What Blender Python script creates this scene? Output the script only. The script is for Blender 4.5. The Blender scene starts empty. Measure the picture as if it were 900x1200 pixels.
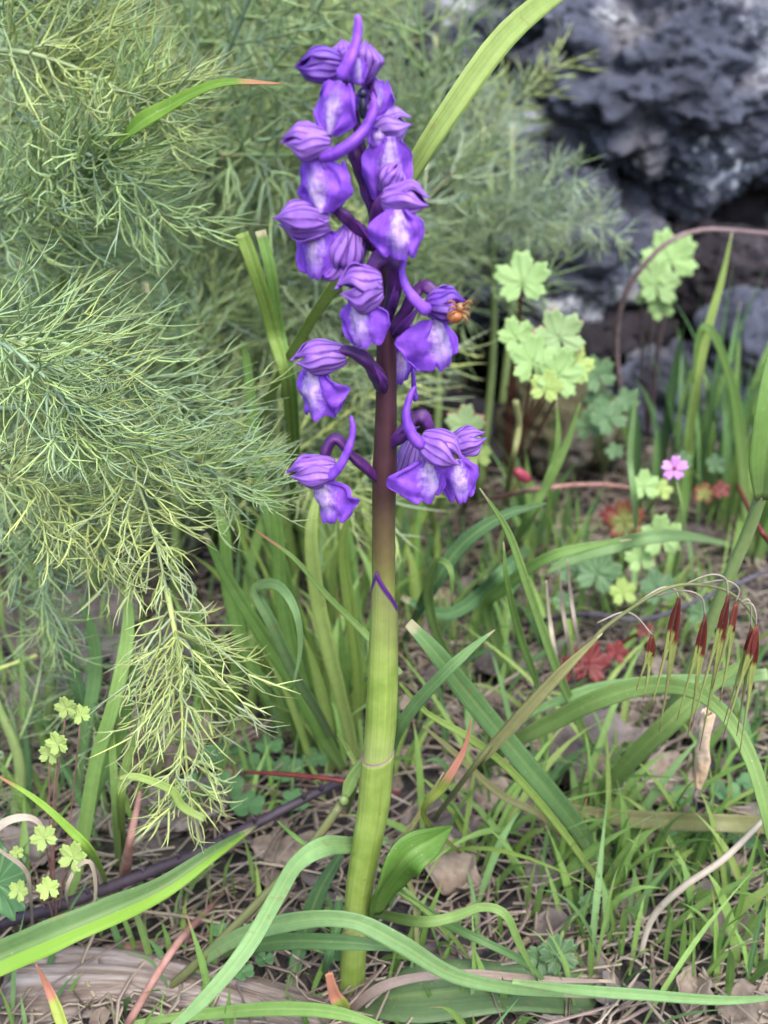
import bpy, math, random
from mathutils import Vector, Matrix, noise
random.seed(7)
PI = math.pi
scene = bpy.context.scene
col = scene.collection

# ------------------------------------------------------------------ camera
CAM = Vector((0.0, -0.268, 0.303))
PITCH = math.radians(25.0)
HALF = math.radians(25.0)
T = math.tan(HALF)
FWD = Vector((0, math.cos(PITCH), -math.sin(PITCH)))
UPV = Vector((0, math.sin(PITCH), math.cos(PITCH)))
cd = bpy.data.cameras.new('camera')
cam = bpy.data.objects.new('camera', cd); col.objects.link(cam)
cam.location = CAM
cam.rotation_euler = (math.pi / 2 - PITCH, 0, 0)
cd.sensor_fit = 'VERTICAL'; cd.sensor_height = 24.0
cd.lens = 12.0 / T
cd.clip_start = 0.01; cd.clip_end = 300
cd.dof.use_dof = True
cd.dof.focus_distance = 0.305
cd.dof.aperture_fstop = 9.0
scene.camera = cam

# ------------------------------------------------------------------ sky and sun
w = bpy.data.worlds.new('World'); scene.world = w; w.use_nodes = True
nt = w.node_tree; nt.nodes.clear()
SUN_EL, SUN_AZ = math.radians(58), math.radians(165)      # azimuth clockwise from +Y (behind the camera, to its right)
sky = nt.nodes.new('ShaderNodeTexSky'); sky.sky_type = 'NISHITA'; sky.sun_disc = False
sky.sun_elevation = SUN_EL; sky.sun_rotation = SUN_AZ; sky.dust_density = 3.0
bg = nt.nodes.new('ShaderNodeBackground'); bg.inputs['Strength'].default_value = 0.15
wo = nt.nodes.new('ShaderNodeOutputWorld')
nt.links.new(sky.outputs[0], bg.inputs[0]); nt.links.new(bg.outputs[0], wo.inputs[0])
sl = bpy.data.lights.new('sun', 'SUN'); sl.energy = 0.95; sl.angle = math.radians(35); sl.color = (1.0, 0.95, 0.88)
so = bpy.data.objects.new('sun', sl); col.objects.link(so)
sd = Vector((math.sin(SUN_AZ) * math.cos(SUN_EL), math.cos(SUN_AZ) * math.cos(SUN_EL), math.sin(SUN_EL)))
so.rotation_euler = sd.to_track_quat('Z', 'Y').to_euler()
scene.view_settings.view_transform = 'Standard'
scene.view_settings.look = 'None'
scene.view_settings.exposure = 1.82
scene.view_settings.gamma = 1.0
scene.cycles.max_bounces = 6
scene.cycles.transparent_max_bounces = 4

# ------------------------------------------------------------------ ground shape and picture-to-place helpers
def smooth(a, b, x):
    t = min(1, max(0, (x - a) / (b - a))); return t * t * (3 - 2 * t)

def terrain(x, y):
    near = math.exp(-(x * x + y * y) / 0.9)
    z = 0.006 * noise.noise(Vector((x * 14, y * 14, 3))) * near + 0.0035 * noise.noise(Vector((x * 45, y * 45, 9))) * near
    z += 0.62 * smooth(0.46, 1.25, y + 0.10 * noise.noise(Vector((x * 2.2, 5, 1))) + 0.16 * (1 - smooth(-0.5, -0.1, x)) - 0.42 * smooth(0.04, 0.16, x))
    z += 0.02 * noise.noise(Vector((x * 5, y * 5, 7))) * smooth(0.3, 0.7, y)
    return z

def ray(px, py):
    return FWD + Vector((1, 0, 0)) * ((px - 450) / 600 * T) + UPV * ((600 - py) / 600 * T)

def P(px, py, y=0.0):
    d = ray(px, py); return CAM + d * ((y - CAM.y) / d.y)

def G(px, py, lift=0.0):
    d = ray(px, py).normalized(); t = 0.1; prev = t
    while t < 6:
        q = CAM + d * t
        if q.z < terrain(q.x, q.y) + lift:
            lo, hi = prev, t
            for _ in range(14):
                m = (lo + hi) / 2; q = CAM + d * m
                if q.z < terrain(q.x, q.y) + lift: hi = m
                else: lo = m
            return CAM + d * hi
        prev = t; t += 0.01
    return CAM + d * 3

def mpp(q):                       # metres one photo pixel covers at a point
    return (q - CAM).dot(FWD) * T / 600

def spline(pts, n):               # Catmull-Rom through the points
    pts = [Vector(p) for p in pts]
    if len(pts) == 2: return [pts[0].lerp(pts[1], i / (n - 1)) for i in range(n)]
    out = []
    for i in range(n):
        u = i / (n - 1) * (len(pts) - 1); k = min(int(u), len(pts) - 2); f = u - k
        p1, p2 = pts[k], pts[k + 1]
        p0 = pts[k - 1] if k > 0 else p1 * 2 - p2
        p3 = pts[k + 2] if k + 2 < len(pts) else p2 * 2 - p1
        out.append(0.5 * ((2 * p1) + (p2 - p0) * f + (2 * p0 - 5 * p1 + 4 * p2 - p3) * f * f + (3 * p1 - p0 - 3 * p2 + p3) * f ** 3))
    return out

def interp(vals, t):
    if not hasattr(vals, '__len__'): return vals
    u = t * (len(vals) - 1); k = min(int(u), len(vals) - 2); return vals[k] + (vals[k + 1] - vals[k]) * (u - k)

# ------------------------------------------------------------------ mesh collector
class MB:
    def __init__(s): s.v = []; s.f = []; s.uv = []; s.r = []; s.m = []
    def tube(s, pts, rad, n=8, rnd=None, cap=True, ridge=0, mi=0):
        rnd = random.random() if rnd is None else rnd
        N = len(pts); base = len(s.v)
        t0 = (pts[1] - pts[0]).normalized()
        a = t0.orthogonal().normalized()
        for i, p in enumerate(pts):
            t = (pts[min(i + 1, N - 1)] - pts[max(i - 1, 0)])
            if t.length < 1e-9: t = t0
            t.normalize(); a = (a - t * a.dot(t)).normalized(); b = t.cross(a)
            r = interp(rad, i / (N - 1))
            for k in range(n):
                an = 2 * PI * k / n; rr = r * (1 + ridge * math.cos(an * 3))
                s.v.append(p + a * math.cos(an) * rr + b * math.sin(an) * rr)
                s.uv.append((k / n, i / (N - 1))); s.r.append(rnd)
        for i in range(N - 1):
            for k in range(n):
                k2 = (k + 1) % n
                s.f.append((base + i * n + k, base + i * n + k2, base + (i + 1) * n + k2, base + (i + 1) * n + k)); s.m.append(mi)
        if cap:
            s.f.append(tuple(base + k for k in reversed(range(n)))); s.m.append(mi)
            s.f.append(tuple(base + (N - 1) * n + k for k in range(n))); s.m.append(mi)
    def grid(s, fn, nu, nv, rnd=None, mi=0):
        rnd = random.random() if rnd is None else rnd
        base = len(s.v)
        for j in range(nv + 1):
            for i in range(nu + 1):
                u, v = i / nu, j / nv
                s.v.append(Vector(fn(u, v))); s.uv.append((u, v)); s.r.append(rnd)
        for j in range(nv):
            for i in range(nu):
                a = base + j * (nu + 1) + i
                s.f.append((a, a + 1, a + nu + 2, a + nu + 1)); s.m.append(mi)
    def blade(s, pts, width, normal=None, fold=0.25, nx=2, taper=True, rnd=None, twist=0.0, mi=0, blunt=False):
        """a grass blade: strip along pts, V-folded down its midrib. width = full width at its widest."""
        rnd = random.random() if rnd is None else rnd
        N = len(pts); base = len(s.v)
        nrm = normal if normal is not None else Vector((0, -0.6, 0.8))
        for i, p in enumerate(pts):
            t = (pts[min(i + 1, N - 1)] - pts[max(i - 1, 0)]).normalized()
            side = t.cross(nrm)
            if side.length < 1e-4: side = t.orthogonal()
            side.normalize(); up = side.cross(t).normalized()
            u = i / (N - 1)
            wob = noise.noise(Vector((rnd * 91, u * 4.0, 1.7))) * 0.35
            Rw = Matrix.Rotation(wob, 3, t); side = Rw @ side; up = Rw @ up
            if twist:
                R = Matrix.Rotation(twist * u, 3, t); side = R @ side; up = R @ up
            wv = interp(width, u) if hasattr(width, '__len__') else width * (min(1, 0.45 + 2.2 * u) * (1 - smooth(0.45, 1.0, u) * (0.25 if blunt else 0.97)) if taper else 1)
            wv *= 1 + 0.10 * noise.noise(Vector((rnd * 57, u * 6.0, 4.2)))
            for k in range(nx + 1):
                q = (k / nx) * 2 - 1
                s.v.append(p + side * (q * wv / 2) + up * (abs(q) * wv / 2 * fold))
                s.uv.append((k / nx, u)); s.r.append(rnd)
        for i in range(N - 1):
            for k in range(nx):
                a = base + i * (nx + 1) + k
                s.f.append((a, a + 1, a + nx + 2, a + nx + 1)); s.m.append(mi)
    def thread(s, p, d, L, r, bend, rnd, seg=3):
        base = len(s.v)
        a = d.orthogonal().normalized(); b = d.cross(a).normalized()
        for i in range(seg + 1):
            t = i / seg
            q = p + d * (L * t) + bend * (L * t * t)
            rr = r * (1 - 0.75 * t * t)
            for k in range(3):
                an = 2.0944 * k
                s.v.append(q + a * (math.cos(an) * rr) + b * (math.sin(an) * rr)); s.uv.append((k / 3, t)); s.r.append(rnd)
        for i in range(seg):
            for k in range(3):
                k2 = (k + 1) % 3
                s.f.append((base + i * 3 + k, base + i * 3 + k2, base + i * 3 + 3 + k2, base + i * 3 + 3 + k)); s.m.append(0)
        return p + d * L + bend * L, (d + bend * 2).normalized()
    def ball(s, c, rx, ry, rz, rot=None, nu=12, nv=8, rnd=None, mi=0):
        rnd = random.random() if rnd is None else rnd
        c = Vector(c)
        def fn(u, v):
            th, ph = 2 * PI * u, PI * (0.001 + 0.998 * v)
            q = Vector((rx * math.sin(ph) * math.cos(th), ry * math.sin(ph) * math.sin(th), rz * math.cos(ph)))
            return c + (rot @ q if rot else q)
        s.grid(fn, nu, nv, rnd, mi)
    def mesh(s, name, mats, origin=Vector((0, 0, 0)), flat=False):
        me = bpy.data.meshes.new(name)
        me.from_pydata([tuple(v - origin) for v in s.v], [], s.f)
        me.polygons.foreach_set('use_smooth', [not flat] * len(s.f))
        for m in (mats if isinstance(mats, (list, tuple)) else [mats]): me.materials.append(m)
        me.polygons.foreach_set('material_index', s.m)
        uvl = me.uv_layers.new(name='UVMap')
        li = [0] * len(me.loops); me.loops.foreach_get('vertex_index', li)
        flatuv = [c for i in li for c in s.uv[i]]
        uvl.data.foreach_set('uv', flatuv)
        at = me.attributes.new('rnd', 'FLOAT', 'POINT'); at.data.foreach_set('value', s.r)
        me.update()
        return me
    def build(s, name, mats, parent=None, solid=0, sub=0, flat=False, origin=None):
        if origin is None: origin = wloc(parent) if parent is not None else (s.v[0].copy() if s.v else Vector())
        me = s.mesh(name, mats, origin, flat)
        o = bpy.data.objects.new(name, me); col.objects.link(o)
        if parent is not None: o.parent = parent
        else: o.location = origin
        if sub:
            m = o.modifiers.new('sub', 'SUBSURF'); m.levels = m.render_levels = sub
        if solid:
            m = o.modifiers.new('thick', 'SOLIDIFY'); m.thickness = solid; m.offset = 0
        return o

def wloc(o):
    v = Vector((0, 0, 0))
    while o is not None: v = v + o.location; o = o.parent
    return v

def tag(o, label=None, cat=None, group=None, kind=None):
    if label: o['label'] = label
    if cat: o['category'] = cat
    if group: o['group'] = group
    if kind: o['kind'] = kind
    return o

def empty(name, loc, label=None, cat=None, group=None, parent=None):
    o = bpy.data.objects.new(name, None); col.objects.link(o); o.empty_display_size = 0.01
    if parent is not None: o.parent = parent; o.location = Vector(loc) - wloc(parent)
    else: o.location = loc
    return tag(o, label, cat, group)

# ------------------------------------------------------------------ materials
def lin(r, g, b, k=1.0):
    f = lambda c: ((c / 255 + 0.055) / 1.055) ** 2.4 if c > 10 else c / 255 / 12.92
    return (f(r) * k, f(g) * k, f(b) * k, 1)

class NT:
    def __init__(s, name):
        s.m = bpy.data.materials.new(name); s.m.use_nodes = True; s.t = s.m.node_tree; s.t.nodes.clear()
        s.out = s.n('ShaderNodeOutputMaterial')
    def n(s, typ, **kw):
        o = s.t.nodes.new(typ)
        for k, v in kw.items(): setattr(o, k, v)
        return o
    def l(s, a, b): s.t.links.new(a, b)
    def val(s, x, inp):
        if hasattr(x, 'is_output') or isinstance(x, bpy.types.NodeSocket): s.l(x, inp)
        else: inp.default_value = x
    def math(s, op, a, b=0.0, c=0.0, clamp=False):
        o = s.n('ShaderNodeMath', operation=op); o.use_clamp = clamp
        s.val(a, o.inputs[0]); s.val(b, o.inputs[1]); s.val(c, o.inputs[2]); return o.outputs[0]
    def mix(s, f, a, b):
        o = s.n('ShaderNodeMix', data_type='RGBA'); s.val(f, o.inputs[0]); s.val(a, o.inputs[6]); s.val(b, o.inputs[7]); return o.outputs[2]
    def uv(s):
        o = s.n('ShaderNodeUVMap'); o.uv_map = 'UVMap'
        x = s.n('ShaderNodeSeparateXYZ'); s.l(o.outputs[0], x.inputs[0]); return o.outputs[0], x.outputs[0], x.outputs[1]
    def rnd(s):
        a = s.n('ShaderNodeAttribute'); a.attribute_name = 'rnd'
        i = s.n('ShaderNodeObjectInfo')
        return s.math('FRACT', s.math('ADD', a.outputs['Fac'], i.outputs['Random']))
    def noise(s, scale, detail=3, vec=None, rough=0.55, dist=0.0):
        o = s.n('ShaderNodeTexNoise'); o.inputs['Scale'].default_value = scale; o.inputs['Detail'].default_value = detail
        o.inputs['Roughness'].default_value = rough; o.inputs['Distortion'].default_value = dist
        if vec is None: vec = s.obj()
        s.l(vec, o.inputs['Vector']); return o.outputs['Fac']
    def obj(s):
        return s.n('ShaderNodeTexCoord').outputs['Object']
    def ramp(s, f, stops, interp='LINEAR'):
        o = s.n('ShaderNodeValToRGB'); r = o.color_ramp; r.interpolation = interp
        while len(r.elements) < len(stops): r.elements.new(0.5)
        for e, (p, c) in zip(r.elements, stops):
            e.position = p; e.color = c if hasattr(c, '__len__') else (c, c, c, 1)
        s.val(f, o.inputs[0]); return o.outputs[0]
    def scale(s, c, f):
        o = s.n('ShaderNodeVectorMath', operation='SCALE'); s.val(c, o.inputs[0]); s.val(f, o.inputs[3]); return o.outputs[0]
    def done(s, color, rough=0.5, trans=0.0, bump=None, bs=0.3, bd=0.0005, spec=0.4, tcol=None):
        p = s.n('ShaderNodeBsdfPrincipled')
        s.val(color, p.inputs['Base Color']); s.val(rough, p.inputs['Roughness'])
        p.inputs['Specular IOR Level'].default_value = spec
        if bump is not None:
            b = s.n('ShaderNodeBump'); b.inputs['Strength'].default_value = bs; b.inputs['Distance'].default_value = bd
            s.l(bump, b.inputs['Height']); s.l(b.outputs[0], p.inputs['Normal'])
        if trans:
            tr = s.n('ShaderNodeBsdfTranslucent'); s.val(tcol if tcol is not None else color, tr.inputs[0])
            mx = s.n('ShaderNodeMixShader'); mx.inputs[0].default_value = trans
            s.l(p.outputs[0], mx.inputs[1]); s.l(tr.outputs[0], mx.inputs[2]); s.l(mx.outputs[0], s.out.inputs[0])
        else: s.l(p.outputs[0], s.out.inputs[0])
        return s.m

K = 0.66
def blade_mat(name, a, b, tip=None, tip_at=0.9, veins=9, trans=0.3, base_pale=0.25, rough=0.5, midrib=0.35, half=None):
    m = NT(name); uvv, u, v = m.uv(); r = m.rnd()
    c = m.mix(r, a, b)
    r2 = m.math('FRACT', m.math('MULTIPLY', r, 7.31))
    c = m.scale(c, m.math('MULTIPLY_ADD', r2, 0.5, 0.75))
    mp = m.n('ShaderNodeMapping'); mp.inputs['Scale'].default_value = (veins * 1.3, 2.2, 1); m.l(uvv, mp.inputs[0])
    st = m.noise(1.0, 2, mp.outputs[0]); pt = m.noise(300, 3)
    c = m.scale(c, m.math('MULTIPLY_ADD', st, 0.55, 0.72))
    c = m.scale(c, m.math('MULTIPLY_ADD', pt, 0.4, 0.8))
    mid = m.math('POWER', m.math('SUBTRACT', 1.0, m.math('ABSOLUTE', m.math('SUBTRACT', m.math('MULTIPLY', u, 2.0), 1.0))), 8.0)
    c = m.mix(m.math('MULTIPLY', mid, midrib), c, lin(170, 200, 120, K))
    if half: c = m.mix(m.math('MULTIPLY', m.ramp(m.math('ADD', u, m.math('MULTIPLY', st, .06)), [(.60, 0), (.66, 1)]), .85), c, half)
    pale = m.ramp(v, [(0.0, 1), (0.22, 0)])
    c = m.mix(m.math('MULTIPLY', pale, base_pale), c, lin(195, 205, 150, K))
    # small scars, bleached flecks
    sp = m.noise(900, 2); fl = m.ramp(sp, [(0.70, 0), (0.74, 1)])
    c = m.mix(m.math('MULTIPLY', fl, 0.5), c, lin(200, 205, 170, K))
    dt = m.math('MULTIPLY', m.ramp(m.math('ADD', v, m.math('MULTIPLY', pt, 0.08)), [(0.985, 0), (1.01, 1)]), m.math('GREATER_THAN', r2, 0.35))
    c = m.mix(m.math('MULTIPLY', dt, 0.7), c, lin(196, 184, 152, K))
    bs_ = m.ramp(m.noise(240, 2), [(0.66, 0), (0.70, 1)])
    c = m.mix(m.math('MULTIPLY', bs_, 0.35), c, lin(150, 134, 84, K))
    if tip:
        tm = m.ramp(m.math('ADD', v, m.math('MULTIPLY', m.noise(160, 2), 0.08)), [(tip_at, 0), (min(1, tip_at + 0.06), 1)])
        c = m.mix(tm, c, tip)
    h = m.math('MULTIPLY_ADD', st, 1.0, m.math('MULTIPLY', pt, 0.3))
    return m.done(c, rough, trans, h, 0.55, 0.0004, 0.25)

M = {}
M['grass'] = blade_mat('grass green', lin(116, 158, 78, K), lin(148, 184, 104, K))
M['strap'] = blade_mat('two toned blade', lin(106, 142, 84, K), lin(116, 150, 92, K), half=lin(150, 196, 70, K))
M['grass_tip'] = blade_mat('grass with dry tips', lin(118, 160, 78, K), lin(150, 186, 100, K), lin(190, 150, 110, K), 0.86)
M['grass_blue'] = blade_mat('blue green grass', lin(112, 154, 94, K), lin(140, 178, 116, K))
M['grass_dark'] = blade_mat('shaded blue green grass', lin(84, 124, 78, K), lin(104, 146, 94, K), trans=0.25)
M['grass_yellow'] = blade_mat('yellow green grass', lin(144, 176, 84, K), lin(166, 190, 108, K))
M['grass_red'] = blade_mat('grass turning orange', lin(160, 180, 80, K), lin(160, 170, 80, K), lin(196, 136, 112, K), 0.55, trans=0.2)
M['grass_orange'] = blade_mat('grass with orange tip', lin(130, 180, 60, K), lin(150, 190, 80, K), lin(200, 150, 110, K), 0.88)
M['dry'] = blade_mat('dry straw', lin(176, 164, 142, K), lin(142, 130, 118, K), trans=0.1, base_pale=0.0, midrib=0.1)
M['dry_pink'] = blade_mat('pinkish dry stems', lin(134, 116, 108, K), lin(164, 148, 138, K), trans=0.05, base_pale=0, midrib=0.05)
M['dry_pale'] = blade_mat('pale dry stems', lin(196, 184, 166, K), lin(170, 158, 146, K), trans=0.1, base_pale=0, midrib=0.05)
M['olive'] = blade_mat('olive stalk', lin(128, 136, 92, K), lin(150, 150, 100, K), trans=0.1, base_pale=0, midrib=0.1)
M['culm'] = blade_mat('grass culm', lin(140, 166, 104, K), lin(150, 174, 110, K), trans=0.1, base_pale=0, midrib=0)

def feather_mat(name, a, b, c3, tipc=lin(176, 140, 110, K)):
    m = NT(name); uvv, u, v = m.uv(); r = m.rnd()
    c = m.ramp(r, [(0.0, a), (0.5, b), (1.0, c3)])
    r2 = m.math('FRACT', m.math('MULTIPLY', r, 13.7))
    c = m.scale(c, m.math('MULTIPLY_ADD', r2, 0.55, 0.72))
    tm = m.math('MULTIPLY', m.ramp(v, [(0.82, 0), (0.97, 1)]), m.math('GREATER_THAN', r2, 0.45))
    c = m.mix(m.math('MULTIPLY', tm, 0.7), c, tipc)
    return m.done(c, 0.6, 0.3, None, spec=0.3)
M['feather'] = feather_mat('feathery leaf near', lin(158, 184, 136, .98), lin(170, 194, 124, .98), lin(146, 172, 148, .98))
M['feather_yellow'] = feather_mat('feathery leaf yellowish', lin(170, 188, 128, .98), lin(186, 200, 124, .98), lin(162, 180, 146, .98))
M['feather_back'] = feather_mat('feathery leaf far', lin(140, 168, 118, .86), lin(164, 188, 126, .86), lin(132, 158, 134, .86))
M['feather_grey'] = feather_mat('feathery leaf greyish', lin(150, 172, 146, .98), lin(168, 186, 140, .98), lin(140, 162, 150, .98))

def lip_mat():
    m = NT('lip'); uvv, u, v = m.uv(); r = m.rnd()
    n1 = m.noise(420, 3); n2 = m.noise(1500, 2)
    base = m.mix(n1, lin(114, 54, 200, 0.9), lin(176, 114, 240, 0.9))
    x = m.math('ABSOLUTE', m.math('MULTIPLY_ADD', u, 2.0, -1.0))
    x = m.math('ADD', x, m.math('MULTIPLY_ADD', m.noise(700, 3), 0.5, -0.25))
    band = m.ramp(x, [(0.14, 1), (0.44, 0)])
    vv = m.ramp(v, [(0.0, 0.5), (0.12, 1), (0.55, 0.8), (0.95, 0)])
    fl = m.ramp(m.noise(700, 3), [(0.42, 1.0), (0.62, 0.55)])
    f = m.math('MULTIPLY', m.math('MULTIPLY', band, vv), fl)
    c = m.mix(m.math('MULTIPLY', f, 1.0), base, lin(238, 216, 248, 0.8))
    # darker veins running outwards
    c = m.scale(c, m.math('MULTIPLY_ADD', m.math('SINE', m.math('MULTIPLY', u, 70.0)), 0.05, 0.97))
    return m.done(c, 0.55, 0.40, m.noise(420, 4), 0.6, 0.0006, 0.2)
M['lip'] = lip_mat()

def hood_mat(name, a, b, vein, stripes=9):
    m = NT(name); uvv, u, v = m.uv()
    base = m.mix(m.noise(400, 3), a, b)
    sag = m.math('MULTIPLY_ADD', m.noise(160, 2), 0.05, u)
    w_ = m.math('SINE', m.math('MULTIPLY', sag, 2 * PI * stripes / 2))
    ve = m.ramp(w_, [(0.55, 0), (0.95, 1)])
    fade = m.ramp(v, [(0.0, 0.9), (0.75, 0.75), (1.0, 0.0)])
    fade = m.math('MULTIPLY', fade, m.ramp(m.noise(130, 2), [(0.35, 0.4), (0.55, 1)]))
    c = m.mix(m.math('MULTIPLY', m.math('MULTIPLY', ve, fade), 0.85), base, vein)
    w2 = m.ramp(w_, [(0.05, 1), (0.4, 0)])
    c = m.mix(m.math('MULTIPLY', m.math('MULTIPLY', w2, fade), 0.26), c, lin(206, 180, 226, 0.8))
    return m.done(c, 0.5, 0.3, m.math('MULTIPLY_ADD', w_, 0.35, m.noise(420, 3)), 0.4, 0.0003, 0.3)
M['hood'] = hood_mat('hood', lin(112, 60, 184, 0.85), lin(178, 122, 224, 0.85), lin(62, 24, 100, 0.6))
M['hood_dark'] = hood_mat('hood dark', lin(78, 30, 150, 0.9), lin(112, 52, 184, 0.9), lin(48, 18, 74, 0.7))
M['hood_pale'] = hood_mat('hood pale', lin(130, 90, 190, 0.9), lin(160, 120, 210, 0.9), lin(84, 40, 120, 0.8))

def simple(name, a, b, scale=300, rough=0.5, trans=0.0, bs=0.3, bd=0.0004, spec=0.35, detail=3):
    m = NT(name); n = m.noise(scale, detail)
    c = m.mix(m.ramp(n, [(0.3, 0), (0.7, 1)]), a, b)
    c = m.scale(c, m.math('MULTIPLY_ADD', m.rnd(), 0.3, 0.85))
    return m.done(c, rough, trans, n, bs, bd, spec)
M['spur'] = simple('spur', lin(116, 56, 196, 0.85), lin(164, 100, 232, 0.85), 300, trans=0.3)
M['ovary'] = simple('ovary', lin(58, 22, 78, 0.7), lin(96, 44, 122, 0.7), 260)
M['bract'] = simple('bract', lin(88, 36, 120, 0.9), lin(110, 60, 150, 0.9), 350, trans=0.15)

def stem_mat():
    m = NT('flower stem'); uvv, u, v = m.uv()
    mp = m.n('ShaderNodeMapping'); mp.inputs['Scale'].default_value = (16, 3, 1); m.l(uvv, mp.inputs[0])
    st = m.noise(1.0, 3, mp.outputs[0])
    vv = m.math('ADD', v, m.math('MULTIPLY_ADD', st, 0.05, -0.025))
    c = m.ramp(vv, [(0.0, lin(160, 172, 84, K)), (0.42, lin(142, 156, 74, K)), (0.465, lin(108, 98, 60, 0.7)), (0.53, lin(84, 54, 56, 0.6)), (0.63, lin(76, 40, 54, 0.6)), (0.78, lin(76, 30, 76, 0.65)), (1.0, lin(92, 40, 126, 0.7))])
    c = m.scale(c, m.math('MULTIPLY_ADD', st, 1.1, 0.45))
    c = m.scale(c, m.math('MULTIPLY_ADD', m.noise(160, 4), 0.9, 0.55))
    return m.done(c, 0.45, 0, st, 0.4, 0.0004, 0.4)
M['stem'] = stem_mat()

def sheath_mat(name, edge_at, edge_col, purple):
    m = NT(name); uvv, u, v = m.uv()
    mp = m.n('ShaderNodeMapping'); mp.inputs['Scale'].default_value = (34, 1.6, 1); m.l(uvv, mp.inputs[0])
    st = m.noise(1.0, 2, mp.outputs[0]); bl = m.noise(120, 3)
    c = m.mix(m.ramp(bl, [(.3, 0), (.7, 1)]), lin(136, 164, 72, K), lin(170, 194, 100, K))
    c = m.scale(c, m.math('MULTIPLY_ADD', st, 0.8, 0.6))
    c = m.mix(m.ramp(m.math('ADD', v, m.math('MULTIPLY', m.noise(90, 2), 0.2)), [(0.62, 0), (1.1, purple)]), c, lin(122, 104, 86, K))
    c = m.mix(m.ramp(v, [(0.0, 0.5), (0.25, 0)]), c, lin(196, 206, 140, K))
    c = m.mix(m.ramp(v, [(edge_at, 0), (min(1, edge_at + 0.02), 1)]), c, edge_col)
    sp = m.ramp(m.noise(420, 1), [(0.76, 0), (0.79, 1)])
    c = m.mix(m.math('MULTIPLY', sp, 0.5), c, lin(90, 80, 50, K))
    return m.done(c, 0.45, 0.12, st, 0.4, 0.0003, 0.4)
M['sheath_up'] = sheath_mat('upper sheath', 0.945, lin(88, 38, 124, 0.6), 0.5)
M['sheath_low'] = sheath_mat('lower sheath', 0.985, lin(120, 96, 96, 0.9), 0.05)
M['basal'] = blade_mat('orchid basal leaf', lin(96, 140, 56, K), lin(110, 150, 66, K), veins=14, trans=0.2, base_pale=0.1, midrib=0.2)
M['basal_dull'] = blade_mat('dull basal leaf', lin(86, 112, 74, K), lin(96, 120, 80, K), veins=14, trans=0.1, base_pale=0.1)

def soil_mat():
    m = NT('soil'); n1 = m.noise(30, 5); n2 = m.noise(220, 5); n3 = m.noise(7, 3)
    c = m.mix(m.ramp(n1, [(0.35, 0), (0.65, 1)]), lin(38, 36, 40, 0.5), lin(74, 70, 72, 0.5))
    c = m.mix(m.ramp(n2, [(0.45, 0), (0.75, 1)]), c, lin(112, 102, 100, 0.6))
    c = m.mix(m.ramp(n3, [(0.5, 0), (0.7, 0.45)]), c, lin(66, 78, 44, 0.7))
    return m.done(c, 0.9, 0, m.math('ADD', n1, n2), 0.9, 0.004, 0.2)
M['soil'] = soil_mat()

def rock_mat(name, a, b, c3, lichen=0.6):
    m = NT(name); n1 = m.noise(18, 6); n2 = m.noise(110, 5, rough=0.65)
    c = m.ramp(n1, [(0.3, a), (0.5, b), (0.72, c3)])
    c = m.scale(c, m.math('MULTIPLY_ADD', n2, 1.1, 0.45))
    wn = m.n('ShaderNodeTexCoord'); 
    li = m.ramp(m.math('MULTIPLY', m.noise(11, 2), m.math('MULTIPLY_ADD', n2, 0.7, 0.65)), [(0.60, 0), (0.70, lichen)])
    c = m.mix(li, c, lin(214, 220, 226, 0.75))
    if lichen > .5:
        for (lx, ly, lz, lr) in ((.0, -.11, -.035, .03), (.025, -.11, -.05, .022), (-.15, -.09, -.03, .03), (-.10, -.1, -.06, .02), (.10, -.12, .0, .018)):
            vd = m.n('ShaderNodeVectorMath', operation='DISTANCE'); m.l(wn.outputs['Object'], vd.inputs[0]); vd.inputs[1].default_value = (lx, ly, lz)
            dm = m.math('ADD', m.math('DIVIDE', vd.outputs['Value'], lr), m.math('MULTIPLY_ADD', n2, 2.6, -1.3))
            c = m.mix(m.ramp(dm, [(0.7, .85), (1.0, 0)]), c, lin(206, 214, 228, 0.75))
    vo = m.n('ShaderNodeTexVoronoi'); vo.inputs['Scale'].default_value = 75; m.l(m.obj(), vo.inputs['Vector'])
    pit = m.ramp(vo.outputs['Distance'], [(0.0, 0), (0.35, 1)])
    return m.done(c, 0.85, 0, m.math('ADD', m.math('MULTIPLY', pit, 0.8), n2), 1.0, 0.006, 0.25)
M['rock'] = rock_mat('blue grey basalt', lin(50, 52, 62, .65), lin(84, 89, 106, .65), lin(118, 116, 120, .65))
M['rock_brown'] = rock_mat('shade darkened brown rock', lin(30, 27, 30, .55), lin(54, 49, 56, .55), lin(80, 74, 82, .55), 0.2)  # brown rock; the shadow under the boulder is put into its dark colour
M['rock_moss'] = rock_mat('mossy rock', lin(56, 54, 42), lin(84, 82, 60), lin(96, 86, 82), 0.1)

def wood_mat():
    m = NT('weathered wood'); uvv, u, v = m.uv()
    mp = m.n('ShaderNodeMapping'); mp.inputs['Scale'].default_value = (26, 2.5, 1); m.l(uvv, mp.inputs[0])
    n = m.noise(1.0, 5, mp.outputs[0], 0.7, 0.4)
    c = m.ramp(n, [(0.25, lin(64, 56, 54, 0.8)), (0.45, lin(136, 122, 112, 0.7)), (0.7, lin(196, 188, 184, 0.7))])
    return m.done(c, 0.85, 0, n, 1.0, 0.002, 0.2)
M['wood'] = wood_mat()
M['bramble'] = simple('bramble', lin(56, 46, 56, 0.6), lin(86, 74, 90, 0.6), 200, 0.6)
M['twig'] = simple('twig', lin(90, 74, 74, 0.8), lin(130, 112, 112, 0.8), 260, 0.8)
M['twig_grey'] = simple('grey twig', lin(78, 74, 82, 0.6), lin(112, 106, 116, 0.6), 260, 0.8)
M['twig_pink'] = simple('pinkish stem', lin(136, 96, 88, 0.8), lin(166, 130, 118, 0.8), 160, 0.75)
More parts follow.
